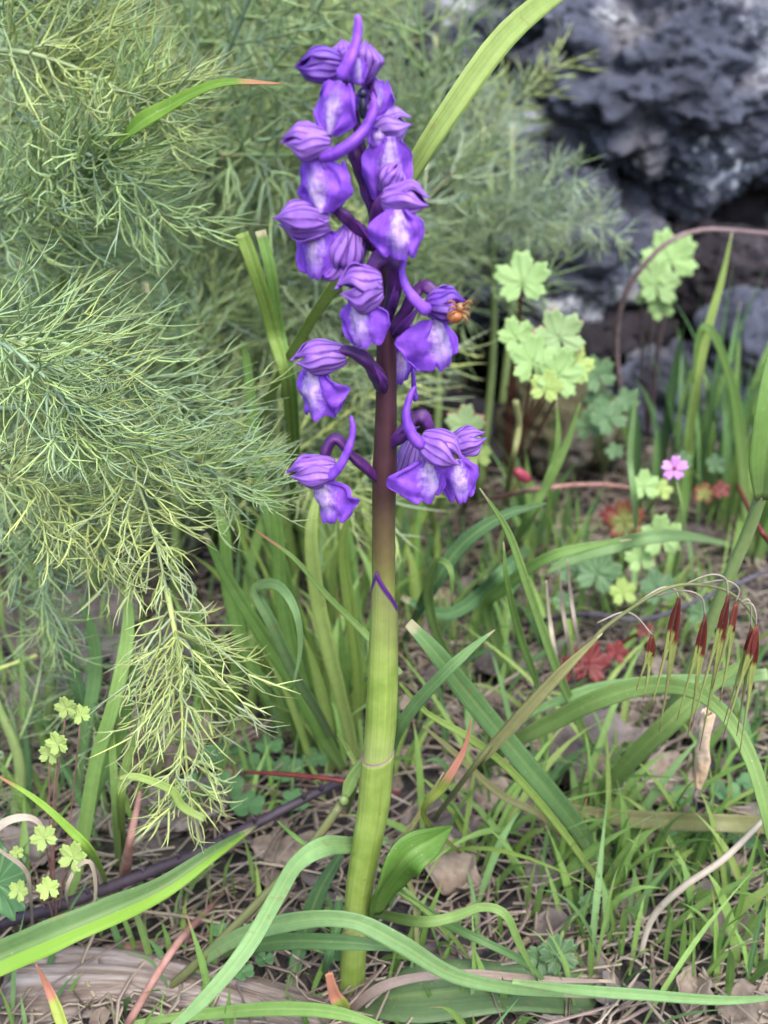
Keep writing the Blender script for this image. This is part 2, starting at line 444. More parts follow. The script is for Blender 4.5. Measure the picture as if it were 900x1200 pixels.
M['red_stem'] = simple('red stem', lin(140, 56, 52, 0.55), lin(104, 44, 46, 0.55), 200, 0.5)
M['berry'] = simple('red bud', lin(190, 80, 100, 0.5), lin(160, 60, 80, 0.5), 300, 0.45, 0.2)

def broad_mat(name, a, b, edge=None, trans=0.3):
    # u = around, v = centre to rim
    m = NT(name); uvv, u, v = m.uv(); n = m.noise(260, 3)
    c = m.mix(n, a, b)
    c = m.scale(c, m.math('MULTIPLY_ADD', m.rnd(), 0.35, 0.82))
    ve = m.math('POWER', m.math('ABSOLUTE', m.math('COSINE', m.math('MULTIPLY', u, PI * 14))), 18.0)
    c = m.mix(m.math('MULTIPLY', ve, 0.25), c, lin(200, 216, 160, K))
    if edge:
        c = m.mix(m.ramp(m.math('ADD', v, m.math('MULTIPLY_ADD', m.noise(120, 3), 0.6, -0.3)), edge[1]), c, edge[0])
    return m.done(c, 0.55, trans, n, 0.3, 0.0004, 0.35)
M['geranium'] = broad_mat('geranium leaf', lin(148, 190, 112, K), lin(176, 210, 140, K))
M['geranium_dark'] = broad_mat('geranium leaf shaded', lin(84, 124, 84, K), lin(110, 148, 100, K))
M['geranium_pale'] = broad_mat('geranium leaf pale', lin(150, 184, 124, K), lin(170, 200, 140, K), (lin(196, 110, 120, K), [(0.98, 0), (1.12, 0.8)]))
M['geranium_yellow'] = broad_mat('geranium leaf yellow green', lin(168, 200, 104, K), lin(190, 214, 124, K))
M['geranium_red'] = broad_mat('geranium leaf red rim', lin(130, 150, 70, K), lin(150, 150, 80, K), (lin(160, 56, 60, 0.5), [(0.5, 0), (0.9, 0.9)]))
M['red_leaf'] = broad_mat('crimson leaf', lin(170, 52, 64, 0.55), lin(128, 48, 58, 0.55))
M['clover'] = broad_mat('clover leaf', lin(84, 136, 84, K), lin(104, 152, 96, K))
M['pink_petal'] = broad_mat('pink petal', lin(222, 150, 236, 0.85), lin(232, 170, 240, 0.85))

def dead_mat(name, a, b):
    m = NT(name); n = m.noise(60, 4); n2 = m.noise(500, 3)
    c = m.mix(m.ramp(n, [(0.35, 0), (0.65, 1)]), a, b); c = m.scale(c, m.math('MULTIPLY_ADD', n2, 0.8, 0.6))
    c = m.mix(m.ramp(m.noise(190, 3), [(.62, 0), (.68, .5)]), c, lin(70, 62, 60, .6))
    c = m.scale(c, m.math('MULTIPLY_ADD', m.rnd(), 0.35, 0.8))
    return m.done(c, 0.8, 0.12, m.math('ADD', n, n2), 0.6, 0.0008, 0.2)
M['dead'] = dead_mat('dead leaf', lin(104, 98, 98, 0.6), lin(154, 144, 138, 0.6))
M['dead_tan'] = dead_mat('tan dead leaf', lin(136, 122, 110, 0.6), lin(178, 164, 148, 0.6))
M['husk'] = dead_mat('dry husk', lin(200, 172, 138, 0.75), lin(226, 206, 180, 0.75))
M['spikelet'] = blade_mat('red spikelet', lin(92, 30, 36, 0.5), lin(146, 72, 62, 0.5), lin(160, 172, 96, K), 0.50, trans=0.15, base_pale=0, midrib=0.2)
M['awn'] = blade_mat('awn', lin(160, 170, 100, K), lin(150, 150, 96, K), lin(140, 104, 80, 0.6), 0.85, trans=0.1, base_pale=0, midrib=0)
M['spider_orange'] = simple('spider amber', lin(150, 84, 40, 0.6), lin(196, 130, 80, 0.6), 900, 0.35)
M['spider_pale'] = simple('spider pale', lin(190, 150, 110, 0.6), lin(150, 100, 60, 0.6), 900, 0.4)
M['insect'] = simple('insect black', lin(20, 20, 30), lin(44, 50, 70), 900, 0.25)

# ------------------------------------------------------------------ ground
def axis_steps():
    a = []
    x = 0.0
    while x < 0.9: a.append(x); x += 0.0085
    st = 0.0085
    while x < 70: a.append(x); st *= 1.22; x += st
    return a
ax = axis_steps()
xs = [-v for v in reversed(ax[1:])] + ax
ys = [v + 0.3 for v in xs]
g = MB()
nx = len(xs) - 1; ny = len(ys) - 1
g.grid(lambda u, v: (xs[round(u * nx)], ys[round(v * ny)], terrain(xs[round(u * nx)], ys[round(v * ny)])), nx, ny, 0.5)
tag(g.build('ground', M['soil'], origin=Vector((0, 0, 0))), kind='structure', label='dark soil bank rising behind the flowers')

# ------------------------------------------------------------------ rocks
def rock(name, c, r, mat, label, seed, lump=0.28, sub=6, rot=0.0, cat='rock'):
    import bmesh
    bm = bmesh.new(); bmesh.ops.create_icosphere(bm, subdivisions=sub, radius=1.0)
    for v in bm.verts:
        n = v.co.normalized()
        e_ = Vector((n.x * r[0], n.y * r[1], n.z * r[2])) ; w0 = e_ / max(r) ; S = Vector((seed, seed * 2, 0)); k_ = max(r) / 0.1
        d = 1 + lump * noise.fractal(w0 * 1.6 + S, 1.0, 2.1, 3)
        f1 = noise.voronoi(w0 * 3.6 * k_ ** .5 + S)[0]
        d += 0.22 * min(.5, f1[1] - f1[0]) - 0.06
        f2 = noise.voronoi(w0 * 9 * k_ + S)[0][0]
        d -= 0.07 * max(0, 1 - f2 * 2.2)
        d += 0.09 * noise.fractal(w0 * 6 * k_ + S, .8, 2.1, 4)
        p = n * d
        v.co = Vector((p.x * r[0], p.y * r[1], p.z * r[2]))
    me = bpy.data.meshes.new(name); bm.to_mesh(me); bm.free()
    me.polygons.foreach_set('use_smooth', [True] * len(me.polygons))
    me.materials.append(mat)
    o = bpy.data.objects.new(name, me); col.objects.link(o); o.location = c; o.rotation_euler = (0.1 * seed, 0, rot)
    return tag(o, label, cat)
rock('boulder', P(775, 85, 0.70), (0.18, 0.13, 0.105), M['rock'], 'large blue grey pitted basalt boulder with white lichen above the dark hollow', 1.7, sub=7, rot=0.2, cat='boulder')
rock('boulder', P(940, 60, 0.74), (0.075, 0.10, 0.15), M['rock_brown'], 'brown grey boulder leaning at the upper right edge', 6.3, sub=6, cat='boulder')
rock('rock', P(770, 335, 0.74), (0.28, 0.13, 0.10), M['rock_brown'], 'shade darkened brown rock in shadow beneath the big boulder', 3.1)
rock('rock', P(890, 395, 0.52), (0.045, 0.04, 0.032), M['rock'], 'small blue grey rock behind the grass tuft at the picture edge', 5.2, sub=5)
rock('rock', P(830, 470, 0.55), (0.10, 0.05, 0.055), M['rock'], 'wide dark blue grey rock behind the tall grass at the right', 13.7, sub=6)
rock('rock', P(680, 400, 0.62), (0.08, 0.05, 0.075), M['rock_brown'], 'shade darkened brown rock face left of the arching twig', 15.1, sub=6)
rock('rock', P(850, 330, 0.60), (0.07, 0.05, 0.035), M['rock_brown'], 'dark ledge between the boulder and the small rock', 17.9, sub=6)
rock('rock', P(655, 500, 0.44), (0.045, 0.03, 0.038), M['rock_moss'], 'mossy brown rock behind the lobed leaves on a red stem', 2.4, sub=5)
rock('rock', P(745, 470, 0.60), (0.09, 0.05, 0.055), M['rock_brown'], 'dark rock face behind the shaded lobed leaves', 7.9, sub=6)
rock('rock', P(500, 10, 0.80), (0.12, 0.07, 0.05), M['rock'], 'grey rock showing through feathery leaves above the orchid', 4.4, sub=5)
rock('rock', P(615, 300, 0.62), (0.12, 0.07, 0.09), M['rock'], 'grey rock glimpsed through the grey green feathery plant', 9.3, sub=6)
rock('rock', P(545, 520, 0.46), (0.06, 0.035, 0.04), M['rock_brown'], 'low dark rock just behind the lowest orchid flowers', 11.3, sub=5)

# ------------------------------------------------------------------ the orchid
base = G(413, 1160)
orchid = empty('orchid', base, 'tall purple flowered orchid spike on a green sheathed stem', 'orchid')
SP = [(412, 1170), (413, 1130), (416, 1090), (423, 1030), (436, 950), (443, 880), (448, 800), (450, 720), (450, 640), (451, 560), (453, 480), (453, 400), (452, 330), (440, 262), (430, 205), (421, 160), (412, 110), (410, 88)]
SR = [12, 14, 14, 14, 13.5, 13.5, 13, 13, 14, 14, 13, 11, 9, 6.5, 6, 5.5, 5, 4]
stem_pts = [P(x, y, 0) for x, y in SP]
mb = MB()
sp = spline(stem_pts, 90)
mb.tube(sp, [interp(SR, i / 89) * mpp(p) * (1 + .09 * noise.noise(Vector((i * .22, 1, 1)))) for i, p in enumerate(sp)], 24, 0.5, ridge=0.06)
mb.build('stem', M['stem'], orchid)
def stem_at(py):
    for (x0, y0), (x1, y1), r0, r1 in zip(SP, SP[1:], SR, SR[1:]):
        if y0 >= py >= y1:
            f = (y0 - py) / (y0 - y1); return x0 + (x1 - x0) * f, r0 + (r1 - r0) * f
    return SP[-1][0], SR[-1]
def sheath(y_bot, y_top, widths, dxs, mat, tipfn, name='sheath'):
    m = MB()
    def fn(u, v):
        an = 2 * PI * u
        top = y_top + tipfn(an)
        py = y_bot + (top - y_bot) * v
        vq = min(1, max(0, (y_bot - py) / (y_bot - y_top)))
        x, r = stem_at(py); x += interp(dxs, vq)
        c = P(x, py, 0); R = interp(widths, vq) / 2 * mpp(c)
        # overlapping margin: one edge laps over the other at the right front
        R *= 1 + 0.05 * u + 0.012 * math.cos(an * 5)
        # front of the tube faces the camera at an = 1.5 pi
        return c + Vector((math.cos(an) * R, math.sin(an) * R, 0))
    m.grid(fn, 48, 40, 0.3)
    return m.build(name, mat, orchid, solid=0.0005)
def tip_up(an):       # an = pi is the left side, 1.5 pi the front
    d_ = abs((an - 1.30 * PI + PI) % (2 * PI) - PI); return -36 + 38 * min(1, d_ / (0.55 * PI)) ** 0.8 - 9 * max(0, -math.sin(an))
def tip_low(an):
    return 5 * math.cos(an - 1.2 * PI)
tag(sheath(896, 706, [31, 34, 33, 31, 28], [0, 1, 0, 0, 0], M['sheath_up'], tip_up), 'yellow green upper sheath ending in a purple point')
tag(sheath(1105, 882, [24, 29, 32, 35, 35], [0, -1, 0, 1, 0], M['sheath_low'], tip_low), 'pale green lower sheath with a thin brown rim')
sheath(1180, 1085, [30, 28, 27, 27], [0, 0, 0, 0], M['sheath_low'], tip_low)

def broad_leaf(name, pts, widths, mat, parent, normal, fold=0.3, label=None):
    m = MB(); sp = spline(pts, 26)
    m.blade(sp, widths, normal, fold, nx=8, rnd=0.2)
    o = m.build(name, mat, parent, solid=0.0006)
    if label: o['label'] = label
    return o
def pxw(ws, q): return [a * mpp(q) for a in ws]
q = P(470, 1020, -0.005)
broad_leaf('basal_leaf', [P(437, 1072, 0.0), P(448, 1040, -0.004), P(475, 1005, -0.008), P(505, 985, -0.004), P(530, 968, 0.004)], pxw([18, 34, 46, 48, 44, 34, 18, 2], q), M['basal'], orchid, Vector((0.5, -0.6, 0.65)), 0.45, 'broad dark green basal leaf folded along its middle')
broad_leaf('basal_leaf', [P(395, 1175, 0.0), P(470, 1168, -0.012), P(560, 1160, -0.012), P(660, 1162, -0.006), P(760, 1176, 0)], pxw([40, 70, 80, 60, 10], q), M['basal_dull'], orchid, Vector((0, -0.2, 0.95)), 0.15, 'dull green basal leaf lying on the ground under the litter')

def shell(m, A, B, w, upv, ang, span, rs=1.0, nu=10, nv=16, openness=0.0, rnd=0.5, flare=0.0, tipout=0.0):
    ax_ = (B - A); L = ax_.length; ax_.normalize()
    up = (upv - ax_ * upv.dot(ax_))
    if up.length < 1e-4: up = ax_.orthogonal()
    up.normalize(); sd_ = ax_.cross(up)
    def fn(u, v):
        s = u * 2 - 1
        vt = v
        wid = (math.sin(PI * min(1, 0.12 + 0.88 * vt ** 0.8)) ** 0.55) if vt < 0.999 else 0.0
        wid = max(0.0, wid)
        prof = 0.30 + 0.70 * math.sin(PI * min(1.0, 0.08 + vt * 0.80)) ** 0.8
        prof *= 1 - 0.70 * smooth(0.70, 1.0, vt)
        r = w / 2 * prof * rs
        a = ang + s * span * (wid * 0.92 + 0.08) + 0.25 * noise.noise(Vector((vt * 2.2, ang + rnd * 30, 2)))
        ridge = 1 + 0.025 * math.cos(s * PI * 3)
        r *= ridge * (1 + tipout * vt) * (1 + 0.30 * noise.noise(Vector((s * 1.6 + rnd * 40, vt * 2.6, rnd * 9))))
        return A + ax_ * (L * vt * (1 - 0.05 * abs(s))) + up * (math.cos(a) * r) + sd_ * (math.sin(a) * r)
    m.grid(fn, nu, nv, rnd)

def hood(parent, A, B, w, d, mat='hood', tipd=0.0, up=None, bud=False):
    a, b = P(A[0], A[1], d), P(B[0], B[1], d + tipd)
    W = w * mpp(a)
    upv = up if up is not None else Vector((0, -0.35, 1))
    m = MB()
    ju = lambda k: random.uniform(-k, k)
    tipo = 0.02 if bud else 0.16
    shell(m, a, b.lerp(a, 0.06 + ju(.06)), W * .96, upv, ju(.2), 1.05, 1.0, rnd=random.random(), tipout=tipo * .5)
    shell(m, a, b.lerp(a, 0.02) + Vector((0, -W * .10, -W * .08)), W, upv, 1.35 + ju(.15), 0.95, 0.98, rnd=random.random(), tipout=tipo)
    shell(m, a, b.lerp(a, 0.10) + Vector((0, 0, -W * .10)), W, upv, -1.35 + ju(.15), 0.95, 0.98, rnd=random.random(), tipout=tipo)
    if bud: shell(m, a, b, W, upv, PI, 1.2, 0.93, rnd=random.random())
    return m.build('hood', M[mat], parent, solid=0.0003, sub=1)

def lip(parent, A, B, w, az, d, fold=38, mat='lip', bd=0.0, curl=0.12):
    a, b = P(A[0], A[1], d), P(B[0], B[1], d + bd)
    dn = b - a; H = dn.length; dn.normalize(); W = w * mpp(a)
    az = math.radians(az); fo = math.radians(fold)
    f = Vector((math.sin(az), -math.cos(az), 0)); f = (f - dn * f.dot(dn)).normalized()
    sidev = dn.cross(f).normalized()
    if sidev.x < 0: sidev = -sidev
    sd_ = random.random() * 50; asym = random.uniform(.86, 1.12)
    m = MB()
    def fn(u, v):
        s = u * 2 - 1; sa = abs(s)
        hw = W / 2 * (0.34 + 0.64 * smooth(0.0, 0.42, v) ** 0.8)
        L = H * (1.04 - 0.24 * sa ** 3.6 - 0.12 * math.exp(-((sa - 0.40) / 0.09) ** 2) * smooth(0.55, 1, v) - 0.05 * math.exp(-(s / 0.08) ** 2) * smooth(.7, 1, v)
                 + 0.08 * noise.noise(Vector((s * 6 + sd_, 3, sd_))) * smooth(0.6, 1, v))
        hw *= 1 - 0.24 * smooth(0.68, 1.0, v) + 0.04 * noise.noise(Vector((v * 5 + sd_, math.copysign(2, s), sd_)))
        x = s * hw * asym if s > 0 else s * hw * (2 - asym); e = W * 0.04
        ax_ = math.sqrt(x * x + e * e) - e
        latx = math.copysign(ax_, x) * math.cos(fo) + (x - math.copysign(ax_, x))
        back = ax_ * math.sin(fo)
        # rounded outer lobes that roll back, and a gentle ruffle at the rim
        back += curl * hw * max(0, sa - 0.45) ** 2 * 1.6
        ruff = 0.16 * W * noise.noise(Vector((s * 2.8 + sd_, v * 3.2, sd_))) * (0.3 + sa)
        bulge = 0.07 * H * math.sin(PI * v)
        bow = 0.12 * sa * L * 0 
        return a + dn * (L * v) + sidev * latx - f * (back) + f * (bulge + ruff)
    m.grid(fn, 32, 20, random.random())
    return m.build('lip', M[mat], parent, solid=0.0003, sub=1)

def tubepx(name, parent, pts, rad, mat, ridge=0.0, n=12):
    """pts = (px, py, depth); radius in photo pixels"""
    w_ = [P(x, y, d) for x, y, d in pts]
    s_ = spline(w_, 26); m = MB()
    N = len(s_)
    rr = [interp(rad, i / (N - 1)) * mpp(p) for i, p in enumerate(s_)]
    # round both ends
    if name == 'spur': rr = [r_ * (1.2 - .5 * i / (N - 1)) * (1 + .16 * noise.noise(Vector((i * .3, pts[0][0], 0)))) for i, r_ in enumerate(rr)]; ridge = .10
    else: rr = [r_ * (1 + .22 * noise.noise(Vector((i * .25, pts[0][0], 5)))) for i, r_ in enumerate(rr)]
    rr[0] *= 0.5; rr[1] *= 0.85; rr[-1] *= 0.35; rr[-2] *= 0.75; rr[-3] *= 0.92
    m.tube(s_, rr, n, None, True, ridge)
    return m.build(name, mat, parent)

def flower(pos, hoods=(), lips=(), spurs=(), ovaries=(), bracts=(), label=None, name='flower'):
    q = P(pos[0], pos[1], pos[2])
    e = empty(name, q, label, None, None, orchid)
    for h in hoods: hood(e, *h[0], **h[1])
    for l_ in lips: lip(e, *l_[0], **l_[1])
    for s_ in spurs: tubepx('spur', e, s_[0], [q_ * .84 for q_ in s_[1]], M['spur'])
    for s_ in ovaries: tubepx('ovary', e, s_[0], [q_ * .88 for q_ in s_[1]], M['ovary'], 0.16, 18)
    if not bracts: bracts = [([s_[0][0], (s_[0][0][0] * .45 + s_[0][1][0] * .55 + 2, s_[0][0][1] * .4 + s_[0][1][1] * .6 - 3, s_[0][1][2] - .0015), (s_[0][1][0] * .4 + s_[0][2][0] * .6 + 3, s_[0][1][1] * .5 + s_[0][2][1] * .5 - 4, s_[0][2][2] - .001)], 10) for s_ in ovaries]
    for s_ in bracts:
        m = MB(); pp = spline([P(*p) for p in s_[0]], 12)
        m.blade(pp, s_[1] * mpp(pp[0]), Vector((0.2, -1, 0.2)), 0.5, nx=4); m.build('bract', M['bract'], e, solid=0.0003)
    return e
D = dict
# bottom left
flower((380, 555, -.004), [((( 394, 549), (334, 554), 37, -.006), D())], [(((378, 560), (384, 611), 100, -40, -.007), D())],
       [([(384, 562, -.008), (399, 546, -.010), (410, 522, -.010), (414, 502, -.009), (411, 487, -.008)], [6.5, 6, 5.5, 5, 5])],
       [([(446, 566, 0), (428, 548, -.003), (412, 534, -.004), (397, 516, -.003), (387, 518, -.003), (380, 536, -.004), (382, 552, -.005)], [7, 7, 6, 7, 7.5, 7, 5])],
       [([(447, 566, .004), (430, 548, .002), (420, 535, 0)], 9)])
# mid left
flower((370, 430, -.006), [(((406, 416), (339, 421), 40, -.006), D())], [(((363, 434), (368, 491), 104, -38, -.006), D())],
       [],
       [([(450, 458, 0), (442, 440, -.005), (428, 422, -.008), (410, 412, -.008), (390, 411, -.007)], [10, 10, 9, 7.5, 6])])
# low right pair
flower((510, 530, -.008), [(((494, 514), (543, 540), 42, -.008), D(tipd=-.004))], [(((503, 538), (508, 586), 90, 38, -.009), D(fold=34))],
       [([(495, 524, -.012), (482, 508, -.012), (476, 487, -.011), (480, 466, -.009), (487, 452, -.008)], [8, 7.5, 6.5, 5.5, 5])],
       [([(455, 523, 0), (470, 510, -.004), (484, 491, -.004), (496, 489, -.004), (506, 507, -.004)], [7, 8, 8, 8, 7])],
       [([(455, 525, .002), (478, 506, -.006), (492, 500, -.008)], 13)])
flower((545, 530, 0.0), [(((528, 524), (571, 508), 33, 0.002), D(mat='hood'))], [(((536, 538), (542, 588), 58, 10, -.004), D(fold=30))])
flower((475, 540, .008), [(((488, 510), (465, 578), 27, .010), D(mat='hood_pale'))], [], [([(487, 470, .010), (485, 452, .010), (484, 428, .010)], [4, 3.5, 3.5])])
# upper right with the spider
flower((515, 370, -.008), [(((500, 360), (547, 356), 42, -.008), D(mat='hood_dark'))], [(((512, 372), (524, 430), 106, 42, -.009), D(fold=36))],
       [([(503, 366, -.012), (488, 353, -.013), (476, 336, -.012), (471, 318, -.010), (475, 303, -.009)], [8, 7.5, 6.5, 6, 5.5])],
       [([(459, 394, 0), (472, 372, -.004), (484, 350, -.006), (495, 336, -.006), (507, 341, -.007), (514, 352, -.008)], [9, 8.5, 8, 8, 8, 7])],
       [([(460, 395, 0), (476, 378, -.008), (498, 352, -.009)], 10)])
flower((470, 415, .010), [(((466, 404), (487, 379), 34, .010), D(mat='hood_pale'))], [(((474, 398), (468, 450), 54, 22, .008), D())])
# centre front
flower((420, 345, -.010), [(((446, 335), (392, 338), 52, -.013), D(tipd=-.002))], [(((416, 352), (423, 408), 74, -26, -.015), D(fold=30))],
       [], [([(455, 372, 0), (463, 340, -.006), (463, 312, -.008), (452, 302, -.009), (440, 310, -.010), (434, 326, -.011)], [9, 10, 12, 12, 10, 8])])
# left upper middle pair
flower((372, 300, -.006), [(((402, 302), (372, 327), 30, -.006), D())], [(((372, 262), (368, 326), 76, -26, -.009), D(fold=30))])
flower((408, 290, -.004), [(((412, 268), (398, 322), 42, -.006), D(up=Vector((0.5, -1, 0.2))))], [(((410, 262), (414, 312), 54, 20, -.004), D(fold=30))])
# left upper, lip above its hood
flower((355, 240, -.008), [(((386, 258), (318, 254), 44, -.010), D(up=Vector((0, -.8, -0.7))))], [(((374, 250), (366, 188), 82, -30, -.013), D(fold=30))],
       [([(388, 250, -.009), (400, 232, -.008), (405, 210, -.007), (402, 188, -.006)], [7, 6.5, 6, 5])],
       [([(441, 292, 0), (426, 274, -.006), (406, 254, -.009), (388, 240, -.009)], [8, 9, 8.5, 6])])
# right upper middle facing the camera
flower((470, 260, -.010), [(((450, 234), (505, 236), 42, -.010), D(tipd=-.003))], [(((467, 246), (470, 304), 74, 2, -.016), D(fold=22))],
       [], [([(446, 285, 0), (444, 260, -.006), (452, 238, -.010), (464, 228, -.010)], [9, 12, 13, 10])])
flower((458, 200, -.004), [(((452, 226), (470, 186), 34, -.006), D())], [(((457, 160), (455, 236), 70, 10, -.004), D(fold=22))])
flower((462, 145, .002), [(((438, 158), (484, 141), 42, .0), D(mat='hood_pale'))], [(((446, 150), (440, 172), 42, -10, -.004), D())])
# upper left with the long curved spur
flower((370, 165, -.010), [(((388, 167), (327, 164), 42, -.012), D())], [(((386, 158), (397, 96), 62, -24, -.014), D(fold=26))],
       [([(374, 186, -.014), (392, 180, -.014), (413, 167, -.014), (430, 148, -.012), (438, 128, -.009), (437, 108, -.006)], [7, 8, 8.5, 8.5, 8, 6])],
       [([(437, 250, 0), (428, 218, 0), (416, 184, -.002), (412, 165, -.003)], [6, 8, 8, 5])])
flower((440, 115, 0), [], [(((434, 140), (445, 94), 50, 12, -.003), D(fold=24))])
# top
flower((372, 78, -.004), [(((401, 78), (345, 74), 41, -.004), D(bud=True, mat='hood_dark'))], [], [], [([(408, 104, 0), (405, 88, -.002), (394, 80, -.003)], [5, 6, 6])], label='rounded violet bud, not yet open', name='flower_bud')
flower((418, 75, -.004), [(((416, 97), (428, 44), 48, -.004), D(up=Vector((0.3, -1, 0)))), (((404, 74), (400, 44), 28, 0.0), D(up=Vector((0, -1, 0))))], [(((420, 68), (420, 98), 34, 0, -.010), D(fold=50))],
       [([(399, 92, -.013), (408, 74, -.014), (417, 52, -.013), (420, 32, -.012), (419, 17, -.012)], [8, 8, 7.5, 7.5, 7])],
       [([(434, 130, 0), (435, 108, -.002), (432, 88, -.004)], [6, 7, 6])])

# insect and spider on the orchid
q = P(425, 122, -.008); s = mpp(q)
ins = empty('insect', q, 'small shiny black insect tucked into the upper flowers', 'insect')
m = MB(); m.ball(q + Vector((0, 0, -4 * s)), 5 * s, 5 * s, 13 * s); m.build('abdomen', M['insect'], ins)
m = MB(); m.ball(q + Vector((0, -2 * s, 12 * s)), 4.5 * s, 4.5 * s, 5 * s); m.build('head', M['insect'], ins)
for sx in (-1, 1):
    for k in range(3):
        m = MB(); a0 = q + Vector((sx * 3 * s, -1 * s, (8 - 8 * k) * s))
        m.tube([a0, a0 + Vector((sx * 5 * s, -2 * s, 3 * s)), a0 + Vector((sx * 7 * s, 1 * s, -6 * s))], 0.9 * s, 5); m.build('leg', M['insect'], ins)
q = P(533, 371, -.016); s = mpp(q)
spi = empty('spider', q, 'amber crab spider on the hood of the right hand flower', 'spider')
m = MB(); m.ball(q, 10 * s, 9 * s, 8 * s); m.build('abdomen', M['spider_orange'], spi)
m = MB(); m.ball(q + Vector((6 * s, 0, 11 * s)), 6 * s, 6 * s, 5.5 * s); m.build('head', M['spider_pale'], spi)
for sx in (-1, 1):
    for k in range(4):
        m = MB(); a0 = q + Vector((sx * 3 * s + 5 * s, -3 * s, (13 - 3 * k) * s)); l1 = 12 - 1.5 * k
        dz = (6 - 5 * k) * s
        kn = a0 + Vector((sx * l1 * 0.6 * s, -5 * s, dz * 0.8 + 3 * s))
        m.tube(spline([a0, kn, a0 + Vector((sx * l1 * s, -1 * s, dz - 3 * s))], 7), [1.6 * s, 1.3 * s, 0.8 * s], 6); m.build('leg', M['spider_orange'], spi)

# ------------------------------------------------------------------ hero grass blades: (px, py, depth) with None = on the ground
def pt(a):
    if len(a) == 2 or a[2] is None: return G(a[0], a[1], 0.001)
    return P(*a)
def grass_blade(pts, w, mat, label, name='long_grass', normal=(0, -0.75, 0.65), fold=0.28, twist=0.0, blunt=False, group=None, n=30, nx=6, solid=0.00025, cat='grass blade', rnd=None):
    pp = spline([pt(a) for a in pts], n); m = MB()
    w = [a_ * .74 for a_ in w] if hasattr(w, '__len__') else w * .74
    if hasattr(w, '__len__'): ww = [interp(w, i / (n - 1)) * mpp(p) for i, p in enumerate(pp)]
    else: ww = w * mpp(pp[n // 2])
    m.blade(pp, ww, Vector(normal), fold, nx=nx, twist=twist, blunt=blunt, rnd=rnd)
    o = m.build(name, M[mat], solid=solid)
    return tag(o, label, cat, group, 'thing')
GB = grass_blade
GB([(250, 640), (310, 480, .14), (350, 400, .10), (385, 345, .07), (435, 275, .05), (482, 200, .04), (520, 140, .04), (585, 50, .05), (640, 0, .06), (700, -40, .07)], [10, 13, 17, 20, 26, 33, 36, 38, 34, 26], 'grass_yellow', 'wide fresh green blade rising behind the orchid to the top edge', fold=0.1, normal=(0.2, -1, 0.1))
GB([(345, 640), (338, 480, .12), (320, 390, .11), (300, 320, .10), (283, 273, .10)], [10, 14, 20, 22, 21], 'grass_yellow', 'bright green blade with a torn off square top', fold=0.35, blunt=True, normal=(0.2, -1, 0.1))
GB([(350, 640), (345, 480, .125), (328, 390, .115), (317, 320, .105), (305, 270, .105)], [8, 12, 16, 18, 17], 'grass', 'darker torn blade just beside the square topped blade', fold=0.35, normal=(0.2, -1, 0.1))
GB([(60, 420, .2), (100, 230, .15), (150, 158, .10), (200, 124, .095), (260, 98, .09), (330, 98, .09)], [20, 26, 30, 24, 14, 2], 'grass_orange', 'arching yellow green blade with an orange tip above the feathery leaves')
GB([(-60, 1150, -.02), (0, 1122, -.02), (60, 1097, -.018), (120, 1072, -.012), (190, 1040, 0), (250, 1000, .01), (300, 968, .03)], [52, 54, 52, 46, 36, 22, 4], 'strap', 'widest strap of a blade lying across the lower left corner', fold=0.45)
GB([(455, 985, .012), (415, 990, .004), (380, 992, -.008), (348, 1012, -.016), (325, 1050, -.03), (290, 1110, -.045), (240, 1170, -.055), (190, 1215, -.06)], [10, 24, 32, 26, 24, 28, 22, 10], 'grass_blue', 'pale bent blade sweeping down left of the stem base', fold=0.2)
GB([(210, 1150), (270, 1103, -.01), (340, 1080, -.018), (410, 1078, -.024), (470, 1106, -.026), (530, 1142, -.024), (600, 1158, -.02), (700, 1168, -.012)], [10, 24, 30, 26, 28, 24, 20, 5], 'grass_blue', 'broad blade crossing in front of the stem base', fold=0.25)
GB([(250, 1120), (320, 1104, -.005), (400, 1104, -.018), (470, 1112, -.02)], [10, 26, 24, 8], 'grass_blue', 'blade tucked below the one crossing the stem base')
GB([(380, 1065, .02), (430, 1068, .02), (490, 1080, -.012), (530, 1075, -.014), (565, 1063, -.014), (592, 1072, -.016), (608, 1105, -.016), (630, 1150, -.014)], [6, 14, 18, 16, 14, 14, 12, 3], 'grass', 'small arching blade right of the stem base bent into a hook')
GB([(460, 1040, .02), (520, 1080, 0), (560, 1100, -.01), (610, 1125, -.012), (650, 1160, -.012)], [8, 14, 14, 12, 3], 'grass_blue', 'short blade sloping down to the right of the basal leaf')
GB([(560, 905), (600, 872, .06), (650, 845, .045), (700, 820, .035), (760, 804, .03), (812, 810, .02), (850, 838, .01), (880, 890, 0), (900, 960, -.01), (906, 1010, -.01)], [12, 20, 28, 30, 28, 24, 22, 24, 22, 10], 'grass', 'broad blade arching over the dead leaf under the red spikelets', fold=0.25)
GB([(715, 1030), (680, 975, .05), (640, 925, .03), (590, 865, .02), (545, 810, .01), (510, 765, .0), (478, 730, 0)], [22, 30, 34, 36, 34, 28, 18], 'grass_blue', 'wide blue green blade with a torn tip beside the sheath', fold=0.2, blunt=True)
GB([(440, 960, .01), (458, 880, .006), (480, 835, -.005), (520, 790, -.015), (550, 762, -.015), (580, 738, -.012)], [12, 18, 20, 19, 14, 2], 'grass_blue', 'pale pointed blade emerging right of the sheath joint', fold=0.15)
GB([(700, 900), (680, 850, .1), (650, 780, .06), (622, 700, .04), (596, 625, .03), (562, 572, .02)], [12, 15, 16, 15, 12, 2], 'grass', 'long narrow blade pointing up at the lowest orchid lip')
GB([(640, 850), (628, 800, .08), (608, 740, .06), (594, 680, .05), (590, 635, .05)], [10, 12, 12, 9, 2], 'grass', 'thin blade standing parallel behind the long narrow blade')
